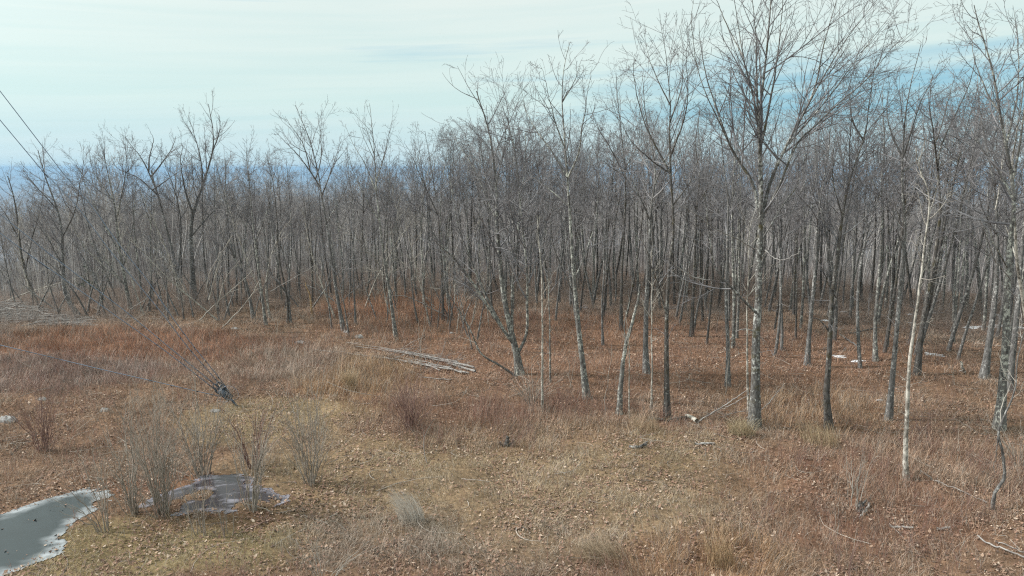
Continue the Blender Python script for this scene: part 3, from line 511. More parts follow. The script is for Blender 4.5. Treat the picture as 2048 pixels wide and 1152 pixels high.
# --- dead branches hanging left of the slim trees
def sticks(name, label, cat, lines, mat='deadstick', kids=.22, seed=0, group=None, kind=None, lift=.03, twigden=1.2, Y=None):
    """one fallen or hanging branch: [(pixel polyline, w0, w1, [heights above the ground or None])]"""
    rg = np.random.default_rng(seed+900); b = ground(*lines[0][0][0]) if Y is None else at(*lines[0][0][0], Y); tb = []; st = []
    for px, w0, w1, hs in lines:
        P = []
        for k, (x, y) in enumerate(px):
            if hs is None: p = ground(x, y); p[2] += lift+.02*k
            else: p = at(x, y, b[1]+hs*k/(len(px)-1)) if not isinstance(hs, list) else at(x, y, hs[k])
            P.append(p)
        P = smooth_line(np.array(P), 16); P += rg.normal(size=P.shape)*.012
        D = np.hypot(P[:, 1], CAM_H).mean(); R = np.linspace(w0, w1, 16)*(.75 if name == 'dead_branch' else 1)*D/F/2
        tb.append(tubes((P-b)[None], R[None], 6)); st.append((P-b, R, kids*np.linalg.norm(np.diff(P, axis=0), axis=1).sum()))
    if kids > 0:
        for P, R, lb in st:
            g = grow(rg, P[None], R[None], np.array([lb]), twigden, .25, 38, -.0, .1, 6, .012, .005)
            if g is not None:
                tb.append(tubes(g[0], g[1], 3)); g2 = grow(rg, g[0], g[1], g[2]*.45, 2, .2, 38, 0, .1, 4, .012, .004)
                if g2 is not None: tb.append(tubes(g2[0], g2[1], 3))
    V, Q = join(tb); o = mesh_obj(name, V, Q, M[mat], smooth=True); o.location = [float(v) for v in b]
    return tag(o, label, cat, group, kind)
sticks('dead_branch', 'pale dead branches arching down left of the slim lichen-spotted tree', 'dead branch', [([(443, 657), (475, 625), (503, 590), (520, 560)], 4, 2, 0), ([(418, 600), (432, 545), (445, 505), (465, 470)], 3.5, 1.2, 0), ([(432, 620), (450, 560), (480, 520)], 2.5, 1, 0), ([(400, 640), (440, 600), (486, 560), (506, 540)], 3.5, 1.2, 0), ([(412, 585), (422, 540), (460, 480)], 2, 1, 0)], seed=1, kids=.3, mat='twigpale')
sticks('dead_branch', 'long thin bare branch slanting up right from the crossing stems', 'dead branch', [([(541, 583), (580, 560), (615, 540), (644, 522)], 2.5, 1, 0)], seed=2, kids=.12, Y=38.5)
sticks('dead_branch', 'pale forked branch lying under the upper guy wires', 'dead branch', [([(318, 640), (330, 622), (342, 618)], 3, 1.5, 0), ([(330, 618), (345, 628), (348, 636)], 2, 1, 0), ([(250, 640), (262, 618), (290, 600), (300, 588)], 2.5, 1.5, 0)], seed=3, kids=.2)
sticks('dead_branch', 'grey arched branch before the giant, tips hanging right', 'dead branch', [([(1458, 682), (1475, 662), (1493, 658), (1515, 668), (1541, 692), (1570, 712), (1600, 724)], 3.5, 1.2, -1), ([(1546, 695), (1550, 720), (1562, 750)], 2, 1, 0), ([(1458, 682), (1480, 705), (1495, 730)], 2.5, 1, 0)], seed=4, kids=.08)
sticks('dead_branch', 'pale long branch propped from log end to giant foot', 'dead branch', [([(1394, 846), (1430, 822), (1465, 800), (1492, 782)], 3.5, 2, -.3), ([(1450, 815), (1480, 800), (1506, 785)], 2, 1, 0)], seed=5, kids=.25)
sticks('dead_branch', 'thin pale branch rising right of the giant foot', 'dead branch', [([(1506, 835), (1535, 808), (1550, 790), (1569, 767)], 3, 1, 0)], seed=6, kids=.15)
sticks('dead_branch', 'tangle of grey dead twigs heaped at the giant foot', 'dead branch', [([(1432, 838), (1465, 826), (1505, 822)], 2.5, 1.2, 0), ([(1455, 850), (1490, 835), (1525, 850)], 2, 1.2, 0), ([(1470, 852), (1500, 830), (1522, 805)], 2.5, 1, 0), ([(1442, 842), (1475, 845), (1530, 838)], 2, 1, 0)], seed=7, kids=.35)
sticks('dead_branch', 'long pale limb arching left off the giant at mid trunk', 'dead branch', [([(1512, 500), (1480, 480), (1440, 462), (1395, 430), (1350, 405)], 4, 1.2, -1.5), ([(1432, 562), (1390, 555), (1350, 530), (1324, 497)], 4, 1.2, -1.), ([(1530, 500), (1560, 520), (1600, 505)], 3, 1, -1)], seed=8, kids=.2, Y=ground(1509, 856)[1]-.15)
sticks('dead_branch', 'pale diagonal branch crossing the stout edge trunk', 'dead branch', [([(1912, 798), (1950, 822), (1990, 845), (2052, 872)], 4, 3, -.5), ([(1945, 805), (1985, 814), (2030, 812)], 2.5, 1, 0), ([(1942, 798), (1945, 832)], 3, 2.5, 0)], seed=9, kids=.15)
sticks('dead_branch', 'grey fallen branch lying left of the twisted sapling foot', 'dead branch', [([(1840, 943), (1870, 965), (1920, 985), (1975, 1012)], 4, 2, None)], seed=10, kids=.3)
sticks('dead_branch', 'pale elbow-shaped dead branch behind the twisted sapling', 'dead branch', [([(2000, 930), (1975, 934), (1985, 960), (1990, 985)], 3, 2, 0)], seed=64, kids=.25)
sticks('dead_branch', 'forked pale branch lying in the bottom right corner', 'dead branch', [([(1953, 1073), (1975, 1090), (2010, 1105), (2060, 1128)], 4, 4, None), ([(1990, 1085), (2020, 1098), (2060, 1115)], 3, 2.5, None)], seed=11, kids=.15)
sticks('dead_branch', 'thin pale bough reaching in from the right below the sapling', 'dead branch', [([(2060, 1030), (2040, 1035), (2010, 1043), (1985, 1050)], 2.5, 1, 0), ([(2046, 1030), (2042, 1070), (2046, 1110)], 3.5, 1.2, 0)], seed=12, kids=.15)
sticks('dead_branch', 'sweeping thin branches off the stout edge trunk, mid height', 'dead branch', [([(2024, 560), (1990, 520), (1960, 490), (1935, 455)], 3, 1, -1), ([(1990, 520), (1975, 480), (1960, 440)], 3, 1, -1), ([(2035, 600), (2000, 560), (1985, 540)], 2, 1, -1)], seed=13, kids=.25, Y=ground(1999, 858)[1]-.2)
sticks('dead_branch', 'long grey sticks lying across the puddle shore', 'dead branch', [([(482, 1069), (510, 1056), (544, 1042)], 4, 3, None)], seed=14, kids=0, mat='shrubred')
sticks('dead_branch', 'grey leaning branches over rusty grass right of vase-crowned birch', 'dead branch', [([(905, 640), (870, 620), (830, 600), (800, 590), (770, 596)], 3, 1, 0), ([(870, 615), (830, 570), (812, 555)], 2, 1, 0)], seed=15, kids=.25)
for k, (a, b_, l) in enumerate([((1780, 1056), (1826, 1060), 'short grey log lying flat right of the pale sapling'), ((1874, 1061), (1900, 1059), 'pale stub of branch lying left of the corner branches'), ((1390, 890), (1430, 889), 'thin dark stick lying in front of the giant'), ((1740, 1010), (1720, 1040), 'small grey rotten stick beside clustered stems')]):
    sticks('fallen_stick', l, 'stick', [([a, b_], 5, 3.5, None)], seed=20+k, kids=0)
sticks('fallen_log', 'mossy dark log lying between leaning snag and pale log end', 'log', [([(1296, 838), (1335, 842), (1372, 838)], 7, 6, None)], mat='dark', kids=.12, seed=30, twigden=.8)
sticks('fallen_log', 'short broken log end with split white wood facing camera', 'log', [([(1372, 832), (1382, 838), (1393, 846)], 8, 9, None)], mat='pale', kids=0, seed=31)
sticks('fallen_log', 'grey half-sunk log lying alone in the short grass', 'log', [([(1258, 895), (1275, 897), (1292, 893)], 6, 5, None), ([(1280, 893), (1296, 882)], 3, 2, 0)], mat='grey', kids=.1, seed=32)
sticks('fallen_log', 'grey branchy log in leaf litter right of near-black trunk', 'log', [([(1680, 670), (1700, 685), (1722, 700)], 4, 3, None), ([(1700, 668), (1740, 660), (1770, 655)], 3, 2, None)], mat='grey', kids=.2, seed=33)
# --- felled poles
pp = [((708, 691), (951, 745), 3.5, 8, 0), ((662, 704), (905, 738), 3, 5, .0), ((773, 703), (948, 741), 3, 7, .12), ((760, 696), (930, 735), 2.5, 6, .10), ((700, 700), (938, 748), 2.5, 6, .0), ((790, 710), (925, 750), 2, 5, .05), ((735, 694), (915, 731), 2.5, 5, .14), ((855, 757), (902, 762), 4, 4, 0), ((812, 722), (880, 745), 3, 4, .05), ((742, 703), (860, 735), 2, 3.5, .0)]
PL = ['longest pale felled pole on top of the heap, white cut end', 'outermost felled pole reaching farthest left', 'thick felled pole with bright white butt, second from top', 'slim grey felled pole along the back of the heap', 'long grey felled pole at the bottom of the heap', 'felled pole nearest the camera in the heap', 'thin grey felled pole behind the longest one', 'short pale stick lying apart in front of the heap', 'short felled piece lying across the heap front', 'thin felled pole beneath the middle of the heap']
for k, ((a, b_, w0, w1, h), l) in enumerate(zip(pp, PL)):
    w0 *= .35; w1 *= .6; a = (a[0]-(k*37 % 59)+2, a[1]+(k*13 % 11)-6)
    o = sticks('felled_pole', l, 'felled pole', [([a, ((a[0]+b_[0])/2+5, (a[1]+b_[1])/2-1+(k*7 % 5-2)*.9), b_], w0, w1, None)], mat='deadstick', kids=.22 if k < 7 else .1, seed=40+k, group='felled poles heaped in the clearing', lift=.02+h*.8, twigden=2.5)

# ------------------------------------------------------------------ other trees of the wood: prototypes, copied one by one
def proto(seed, H, style, mat, twig, levels=4, detail=1., rmin=.0055, k=7, fork=None):
    rg = np.random.default_rng(seed); n = 22
    t = np.linspace(0, 1, n); lean = rg.normal(size=2)*.085*H
    x = lean[0]*t**1.5 + rg.normal()*.03*H*np.sin(t*4+rg.random()*6); y = lean[1]*t**1.5 + rg.normal()*.02*H*np.sin(t*5+rg.random()*6)
    x -= x[0]; y -= y[0]
    P = np.stack([x, y, t*H*.98-.2], -1); r0 = H*.0068+.012; R = r0*(1-.94*t**1.0); R[0] *= 1.35
    st = [(P, R, H*.21, .50 if style != 'oak' else .55)]
    for f_ in range(rg.integers(1, 4) if fork is None else fork):
        i = int(rg.uniform(.50, .75)*n); a = rg.uniform(0, 6.28); L = H*rg.uniform(.22, .34)
        d = np.array([math.cos(a)*.42, math.sin(a)*.42, .9]); d /= np.linalg.norm(d); p = P[i].copy(); pts = [p.copy()]
        for q in range(n-1):
            d[2] += .03; d += rg.normal(size=3)*.05; d /= np.linalg.norm(d); p = p+d*L/(n-1); pts.append(p.copy())
        st.append((np.array(pts), R[i]*.72*(1-.9*t), L*.45, .15))
    V, Q = join([tubes(q[0][None], q[1][None], k) for q in st])
    C = join(crown_parts(rg, st, style, 1, detail, rmin, levels))
    return (V, Q), C, mat, twig, H
kinds = [('vase', 'grey', 'twig'), ('oak', 'dark', 'twigbrown'), ('birch', 'lichen', 'twig'), ('oak', 'grey', 'twigbrown'), ('birch', 'grey', 'twig'), ('oak', 'lichen', 'twig'), ('vase', 'dark', 'twigbrown')]
PR = []
for i in range(14):
    st_, m_, tw = kinds[i % 7]; (V, Q), (V2, Q2), m_, tw, H = proto(500+i, 12, st_, m_, tw, 4, 1.05, .0068)
    a = mesh_obj('trunk', V, Q, M[m_], smooth=True); b = mesh_obj('crown', V2, Q2, M[tw]); COL.objects.unlink(a); COL.objects.unlink(b); PR.append((a, b, m_))
EDGE = ([-300, 0, 400, 560, 690, 900, 1100, 1300, 1700, 2048, 2400], [604, 604, 604, 612, 598, 632, 668, 700, 745, 770, 780])
TOP = ([-200, 0, 100, 150, 230, 300, 430, 520, 620, 700, 800, 850, 1000, 1200, 1350, 1500, 1700, 1900, 2048, 2300], [420, 390, 360, 330, 298, 282, 285, 305, 318, 310, 295, 270, 240, 235, 205, 215, 190, 170, 150, 150])
rg = np.random.default_rng(77); cand = []; grid = {}
def far_enough(x, y, dmin):
    i, j = int(x//3), int(y//3)
    for a in range(i-1, i+2):
        for b in range(j-1, j+2):
            for (u, v) in grid.get((a, b), ()):
                if (u-x)**2+(v-y)**2 < dmin*dmin: return False
    grid.setdefault((i, j), []).append((x, y)); return True
for h in HERO: grid.setdefault((int(h[3]//3), int(h[4]//3)), []).append((h[3], h[4]))
tries = 0
while len(cand) < 3300 and tries < 60000:
    tries += 1; a = rad(rg.uniform(-41, 41)); r = math.sqrt(rg.uniform(27**2, 135**2)); x, y = math.sin(a)*r, math.cos(a)*r
    z = float(height(x, y)); px, py = proj(x, y, z)
    if py > np.interp(px, *EDGE): continue
    if not far_enough(x, y, 1.3 if r < 60 else 1.45): continue
    if r < 44 and rg.random() < .45: continue
    cand.append((r, x, y, z, px, py))
cand.sort(); NIND = 300-len(HERO)
look = {'grey': 'grey', 'dark': 'dark-barked', 'lichen': 'lichen-spotted'}
used = {}
def tree_height(px, r, z):
    T = np.interp(px, *TOP)+abs(rg.normal())*np.interp(px, [1000, 1400], [34, 105])-4
    el_ = math.atan((576-T)/F)-PITCH
    return float(np.clip(CAM_H + r*math.tan(el_) - z, 6.5, 18))
marks = [h for h in HERO if h[2]]
for q, (r, x, y, z, px, py) in enumerate(cand[:NIND]):
    H = tree_height(px, r, z); i = int(rg.integers(0, 14)); a0, b0, m_ = PR[i]; s = H/12; lean = float(rg.normal()*.05)
    mk = min(marks, key=lambda h: abs(h[0]-px)); dx = px-mk[0]
    side = 'behind' if abs(dx) < 12 else ('right of' if dx > 0 else 'left of'); dist = 'up front' if r < 46 else ('midway' if r < 56 else 'far back')
    ht = 'short' if H < 8.5 else ('tall' if H > 12 else 'mid-sized'); ln = ' leaning left' if lean < -.055 else (' leaning right' if lean > .055 else '')
    lab = f"{ht} {look[m_]} {'fan-topped' if i % 7 in (0, 6) else 'gnarled' if i % 7 in (1, 3, 5) else 'narrow'} tree{ln} {dist}, {side} the {mk[2]}"
    root = thing('bare_tree', lab, 'tree', (x, y, z), f'bare woodland trees {side} the {mk[2]}')
    used.setdefault(lab, []).append(root)
    root.scale = (s*float(rg.uniform(.85, 1.1)),)*2+(s,); root.rotation_euler = (float(rg.normal()*.03), lean, float(rg.uniform(0, 6.28)))
    # lean is applied about the world's y after the turn about z
    root.rotation_mode = 'XYZ'
    for src in (a0, b0):
        c = src.copy(); COL.objects.link(c); c.parent = root
for lab, rs in used.items():
    if len(rs) > 1:   # sorted by distance already
        for k, o in enumerate(rs): o['label'] = ('front' if k == 0 else 'rear' if k == len(rs)-1 else ['', 'second', 'third', 'fourth', 'fifth', 'sixth', 'seventh'][k])+' '+lab
for a, b, _ in PR: bpy.data.objects.remove(a); bpy.data.objects.remove(b)

# the rest of the wood down the hill: one mass
def woods(name, pts, protos, label):
    """geometry nodes: one of the prototypes on every point"""
    cl = bpy.data.collections.new(name+'_shapes')
    for (V, Q), (V2, Q2), _, _, _ in protos:
        v, q_ = join([(V, Q), (V2, Q2)]); o = mesh_obj('woods_shape', v, q_, M['woods']); COL.objects.unlink(o); cl.objects.link(o)
    me = bpy.data.meshes.new(name); me.vertices.add(len(pts)); me.vertices.foreach_set('co', pts[:, :3].astype(np.float32).ravel())
    for k, j in (('rz', 3), ('sc', 4)):
        A = me.attributes.new(k, 'FLOAT', 'POINT'); A.data.foreach_set('value', pts[:, j].astype(np.float32))
    o = bpy.data.objects.new(name, me); COL.objects.link(o); tag(o, label, 'woods', None, 'stuff')
    g = bpy.data.node_groups.new(name, 'GeometryNodeTree'); g.interface.new_socket('Geometry', in_out='INPUT', socket_type='NodeSocketGeometry'); g.interface.new_socket('Geometry', in_out='OUTPUT', socket_type='NodeSocketGeometry')
    n = g.nodes.new; gi = n('NodeGroupInput'); go = n('NodeGroupOutput'); ip = n('GeometryNodeInstanceOnPoints'); ci = n('GeometryNodeCollectionInfo')
    ci.inputs['Collection'].default_value = cl; ci.inputs['Separate Children'].default_value = True; ci.inputs['Reset Children'].default_value = True
    ip.inputs['Pick Instance'].default_value = True
    ra = n('GeometryNodeInputNamedAttribute'); ra.data_type = 'FLOAT'; ra.inputs['Name'].default_value = 'rz'
    sa = n('GeometryNodeInputNamedAttribute'); sa.data_type = 'FLOAT'; sa.inputs['Name'].default_value = 'sc'
    cx = n('ShaderNodeCombineXYZ'); g.links.new(ra.outputs[0], cx.inputs[2])
    for k, f_ in ((0, 37.0), (1, 91.0)):   # a few degrees of lean, different for every tree
        s_ = n('ShaderNodeMath'); s_.operation = 'MULTIPLY'; s_.inputs[1].default_value = f_; q_ = n('ShaderNodeMath'); q_.operation = 'SINE'; w_ = n('ShaderNodeMath'); w_.operation = 'MULTIPLY'; w_.inputs[1].default_value = .10
        g.links.new(ra.outputs[0], s_.inputs[0]); g.links.new(s_.outputs[0], q_.inputs[0]); g.links.new(q_.outputs[0], w_.inputs[0]); g.links.new(w_.outputs[0], cx.inputs[k])
    cs = n('ShaderNodeCombineXYZ')
    for k in range(3): g.links.new(sa.outputs[0], cs.inputs[k])
    g.links.new(gi.outputs[0], ip.inputs['Points']); g.links.new(ci.outputs[0], ip.inputs['Instance'])
    g.links.new(cx.outputs[0], ip.inputs['Rotation']); g.links.new(cs.outputs[0], ip.inputs['Scale']); g.links.new(ip.outputs[0], go.inputs[0])
    mod = o.modifiers.new('scatter', 'NODES'); mod.node_group = g
lp = []
for i in range(9):
    p_ = proto(700+i, 12, kinds[i % 7][0], 'grey', 'twig', 4, .62, .009, 4, 1+i % 3); lp.append(p_)
P_ = [(x, y, z, rg.uniform(0, 6.28), max(min(tree_height(px, r, z), 12, (CAM_H-r*rg.uniform(.018, .045)-z) if rg.random() < .85 else 12), 5.5)/12*(.35 if rg.random() < .25 else 1)) for r, x, y, z, px, py in cand[NIND:]]
xx = rg.uniform(-1, 1, 9000); rr = np.sqrt(rg.uniform(120**2, 330**2, 4200)); aa = np.radians(rg.uniform(-42, 42, 4200)); X = np.sin(aa)*rr; Y_ = np.cos(aa)*rr
rs_ = np.sqrt(rg.uniform(45**2, 125**2, 4200)); as_ = np.radians(rg.uniform(-43, 43, 4200)); XS = np.sin(as_)*rs_; YS = np.cos(as_)*rs_
woods('woods', np.vstack([np.array(P_), np.stack([XS, YS, height(XS, YS), rg.uniform(0, 6.28, 4200), rg.uniform(.12, .30, 4200)], -1)[:2600], np.stack([X, Y_, height(X, Y_), rg.uniform(0, 6.28, 4200), rg.uniform(.6, .95, 4200)], -1)]), lp, 'dense grey bare woodland filling the slope behind the clearing trees')
lf = [proto(800+i, 12, kinds[i % 7][0], 'grey', 'twig', 3, 1.0, .02, 3, 1) for i in range(4)]
rr = np.sqrt(rg.uniform(320**2, 1100**2, 15000)); aa = np.radians(rg.uniform(-42, 42, 15000)); X = np.sin(aa)*rr; Y_ = np.cos(aa)*rr
woods('woods', np.stack([X, Y_, height(X, Y_), rg.uniform(0, 6.28, 15000), rg.uniform(.7, 1.15, 15000)], -1), lf, 'far bare woodland covering the lower hillside toward the valley')

# thin leaning stems tangled along the left and middle edge of the wood
rg = np.random.default_rng(31); TL = {}
for k in range(74):
    x0 = float(rg.uniform(-20, 1000)); y0 = float(np.interp(x0, *EDGE)+rg.uniform(4, 38)); L = rg.uniform(80, 260); a = rg.normal(-.12, .38); bend = rg.normal(0, .35)
    pts = [(x0, y0)]
    for q in range(4): pts.append((pts[-1][0]+math.sin(a)*L/4, pts[-1][1]-math.cos(a)*L/4)); a += bend/3
    pale = rg.random() < .5; mk = min(marks, key=lambda h: abs(h[0]-x0)); sd_ = 'right of' if x0 > mk[0] else 'left of'
    lab = f"{'short' if L < 110 else 'long' if L > 160 else 'mid-length'} {'pale' if pale else 'dark'} thin stem {'bowed' if abs(bend) > .3 else 'straight'} {'to the left' if pts[-1][0] < x0-12 else 'to the right' if pts[-1][0] > x0+12 else 'upright'}, {sd_} the {mk[2]}"
    o = hero(lab, [(pts, rg.uniform(3, 5), 1.2, float(rg.normal()), .24, .3)], 'arch', 'pale' if pale and rg.random() < .5 else 'grey', 'twigpale' if pale else 'twig', 1, .3, seed=600+k, name='leaning_sapling', cat='sapling', group='thin stems tangled at the wood edge', levels=3, detail=1.1)
    TL.setdefault(lab, []).append((x0, o))
for lab, l_ in TL.items():
    if len(l_) > 1:
        for k, (_, o) in enumerate(sorted(l_, key=lambda v: v[0])): o['label'] = ('leftmost', 'second', 'third', 'fourth', 'fifth', 'sixth', 'seventh')[k]+' '+lab

# ------------------------------------------------------------------ small evergreen
def evergreen(px, py, H):
    b = ground(px, py); root = thing('small_evergreen', 'small green evergreen half hidden among bare trees behind the wires', 'evergreen', b)
    rg = np.random.default_rng(3); n = 12; P = np.stack([np.zeros(n), np.zeros(n), np.linspace(-.1, H, n)], -1); R = np.linspace(.05, .01, n)
    V, Q = tubes(P[None], R[None], 6); mesh_obj('trunk', V, Q, M['dark'], root)
    g = grow(rg, P[None], R[None], np.array([H*.45]), 16, .35, 80, .03, .04, 6, .012, .004)
    g2 = grow(rg, g[0], g[1], g[2]*.35, 12, .2, 45, 0, .05, 4, .01, .004)
    g3 = grow(rg, g2[0], g2[1], np.full(len(g2[2]), .10), 45, .05, 45, 0, .05, 2, .01, .005)
    m, t, bb = mat_new('needles'); bb.inputs['Base Color'].default_value = (.035, .07, .03, 1)
    V, Q = join([tubes(g[0], g[1], 3), tubes(g2[0], g2[1], 3), tubes(g3[0], g3[1], 3)]); mesh_obj('crown', V, Q, m, root)
evergreen(183, 606, 2.6)

# ------------------------------------------------------------------ shrubs and saplings
def shrub(label, px, py, hpx, wpx, n, mat='shrubgrey', seed=0, name='shrub', cat='shrub', lean=0, group=None, rs=1., kids=1.):
    b = ground(px, py); rg = np.random.default_rng(seed+300); D = math.hypot(b[1], CAM_H); H = hpx*D/F/math.cos(math.atan2(CAM_H-1, b[1])); Wd = wpx*D/F/2
    a = rg.uniform(0, 6.28, n); q = np.sqrt(rg.random(n)); npt = 10
    p = np.stack([np.cos(a)*q*.16*rs, np.sin(a)*q*.16*rs, np.full(n, -.05)], -1); Wd *= 1.35; tip = np.stack([np.cos(a)*q*Wd+lean, np.sin(a)*q*Wd, H*rg.uniform(.3, 1.05, n)**.8], -1)
    t = np.linspace(0, 1, npt)[None, :, None]; P = p[:, None]*(1-t)+tip[:, None]*t; P[:, :, :2] -= (tip-p)[:, None, :2]*(np.sin(t*math.pi)*.16)
    P += np.cumsum(rg.normal(size=P.shape), 1)*.022*H/2; P[:, 0] = p
    r0 = rg.uniform(.008, .017, n)*min(H/2, 1.2); R = np.maximum(r0[:, None]*np.linspace(1, .25, npt)[None], .003)
    root = thing(name, label, cat, b, group)
    V, Q = tubes(P, R, 4); mesh_obj('stems', V, Q, M[mat], root) if False else None
    parts = [(V, Q)]
    g = grow(rg, P, R, np.full(n, H*.32), 3.4*kids, .25, 26, .06, .06, 5, .007, .0032)
    if g is not None:
        parts.append(tubes(g[0], g[1], 3)); g2 = grow(rg, g[0], g[1], g[2]*.5, 3.4*kids, .2, 28, .03, .08, 3, .006, .003)
        if g2 is not None: parts.append(tubes(g2[0], g2[1], 3))
    V, Q = join(parts); o = mesh_obj(name, V, Q, M[mat]); o.location = [float(v) for v in b]
    bpy.data.objects.remove(root); tag(o, label, cat, group)
SG = 'bare shrubs around the frozen puddles'
shrub('reddish bare shrub on the bank, leftmost and above the grey puddle', 88, 902, 150, 110, 26, 'shrubred', 1, group=SG)
shrub('sparse bare shrub leaning left over the grey puddle tip', 208, 1062, 150, 90, 12, 'shrubgrey', 2, lean=-.5, group=SG)
shrub('grey bare shrub with straight stems between the two puddles', 268, 1030, 200, 100, 18, 'shrubgrey', 3, lean=-.3, group=SG)
shrub('densest grey shrub, at the left end of the purplish ice', 325, 1032, 240, 120, 34, 'shrubgrey', 4, group=SG)
shrub('olive-grey shrub standing behind the purplish ice', 405, 955, 190, 110, 30, 'shrubgrey', 5, group=SG)
shrub('grey shrub on a leafy hump at the front of purplish ice', 503, 1022, 190, 110, 20, 'shrubgrey', 6, group=SG)
shrub('reddish shrub behind the right end of the purplish ice', 508, 935, 140, 100, 22, 'shrubred', 7, group=SG)
shrub('separate grey shrub right of the ice with fanned top', 625, 968, 210, 120, 24, 'shrubgrey', 8, group=SG)
shrub('small thin-stemmed shrub in the leaf mat below the ice', 402, 1072, 120, 40, 9, 'shrubgrey', 9, group=SG)
shrub('tiny three-stemmed shrub below the ice, next to leaf mat', 457, 1070, 110, 45, 5, 'shrubgrey', 10, group=SG)
shrub('leafless purple-brown shrub in the grass left of guy wires', 125, 745, 60, 60, 12, 'shrubred', 11)
shrub('red-stemmed bush in brush left of the clump', 822, 860, 120, 90, 40, 'shrubred', 12)
shrub('grey spreading bush at the foot of the many-stemmed clump', 1065, 812, 90, 120, 30, 'shrubgrey', 13)
shrub('tuft of slim pale stems above the rotten stump', 1708, 1018, 120, 60, 7, 'twigpale', 14)
shrub('red whip shoots standing in the bottom right grass', 1690, 1152, 90, 90, 9, 'shrubred', 15, kids=.3)
shrub('grey twiggy bush right of the twisted sapling', 2040, 935, 90, 130, 34, 'shrubgrey', 16)
shrub('brown thicket bush at the right edge behind dead sticks', 1850, 870, 70, 110, 30, 'shrubred', 17)
shrub('pale silvery twigs poking up at the bottom edge', 650, 1165, 110, 170, 10, 'twigpale', 18, lean=.2)
for k, (x, y, h, l) in enumerate([(1529, 1050, 62, 'short pale crooked sapling in open leaf litter'), (1676, 1068, 80, 'thin silvery sapling with bent foot left of the tuft'), (1917, 1140, 105, 'pale antlered sapling near the corner branches'), (1649, 1002, 32, 'stubby silver stem standing alone in red brush'), (1363, 780, 130, 'thin white sapling between black trunk and giant'), (555, 662+10, 60, 'small dead sapling before the crossing stems'), (1450, 790, 150, 'leaning dark sapling left of the giant'), (840, 745, 130, 'pale branching sapling in front of felled poles'), (1432, 665, 80, 'thin pole sapling in the wood left of the giant'), (1140, 775, 110, 'dark thin sapling left of the tall forked grey tree'), (1211, 830, 160, 'thin twiggy sapling left of the leaning snag'), (1910, 770, 90, 'leafless thin sapling behind diagonal pale branch')]):
    shrub(l, x, y, h, 30, 2 if k % 2 else 1, 'twigpale' if k % 3 else 'shrubgrey', 30+k, 'sapling', 'sapling', group='small saplings', rs=.2, kids=.8)

# ------------------------------------------------------------------ stones, stump, snow patches, tussocks
def blob(name, label, cat, px, py, wpx, hm, mat, seed=0, group=None, flat=1., rough=.3, n=24):
    b = ground(px, py); W_ = wpx*math.hypot(b[1], CAM_H)/F/2
    th = np.linspace(0, 2*math.pi, n, endpoint=False); ph = np.linspace(0, 1, 9)
    T, Pp = np.meshgrid(th, ph); r = np.cos(Pp*math.pi/2)**.7
    k = 1+rough*(fbm(np.cos(T)*1.5+seed*7+Pp*2, np.sin(T)*1.5+seed*3+Pp, 90+seed, 3)-.5)*2
    V = np.stack([np.cos(T)*r*W_*k, np.sin(T)*r*W_*flat*k, np.sin(Pp*math.pi/2)*hm*(.6+.8*fbm(np.cos(T)*2+seed, np.sin(T)*2, 95, 3)) - .04], -1)
    if hm < .12: V[..., 2] = height(V[..., 0]+b[0], V[..., 1]+b[1])-b[2] + np.sin(Pp*math.pi/2)*hm - .01
    i = np.arange(8)[:, None]*n; j = np.arange(n)[None]; j2 = (j+1) % n; Q = np.stack([i+j, i+j2, i+n+j2, i+n+j], -1).reshape(-1, 4)
    o = mesh_obj(name, V.reshape(-1, 3), Q, mat, smooth=True); o.location = [float(v) for v in b]; return tag(o, label, cat, group)
mS, t, b = mat_new('stone'); t.links.new(ramp(t, noise(t, 6, 5), [(.35, (.14, .135, .13)), (.5, (.30, .29, .28)), (.65, (.46, .46, .46))]), b.inputs['Base Color'])
mSn, t, b = mat_new('snow'); t.links.new(ramp(t, noise(t, 9, 4), [(.3, (.62, .64, .68)), (.6, (.84, .86, .88))]), b.inputs['Base Color']); b.inputs['Roughness'].default_value = .6
for k, (x, y, w, h, l) in enumerate([(85, 799, 20, .12, 'small pale stone on the bank above reddish shrub'), (14, 842, 36, .2, 'pale rock at the left edge above the puddle'), (470, 658, 18, .12, 'grey stone under the hanging dead branches'), (600, 686, 26, .15, 'dark flat stone in rusty brush below crossing stems'), (692, 665, 14, .14, 'pale grey stone at the foot of the left-swept tree'), (719, 675, 18, .18, 'rounded grey stone right of the left-swept tree'), (430, 822, 22, .06, 'flat whitish stone in front of the guy anchor'), (728, 629, 8, .12, 'tiny white stone in the rusty grass'), (903, 667, 9, .1, 'tiny pale stone left of the many-stemmed clump'), (210, 822, 20, .15, 'dark clod of rock on the bank')]):
    blob('stone', l, 'stone', x, y, w, h, mS, k, flat=.7, group='stones in the clearing')
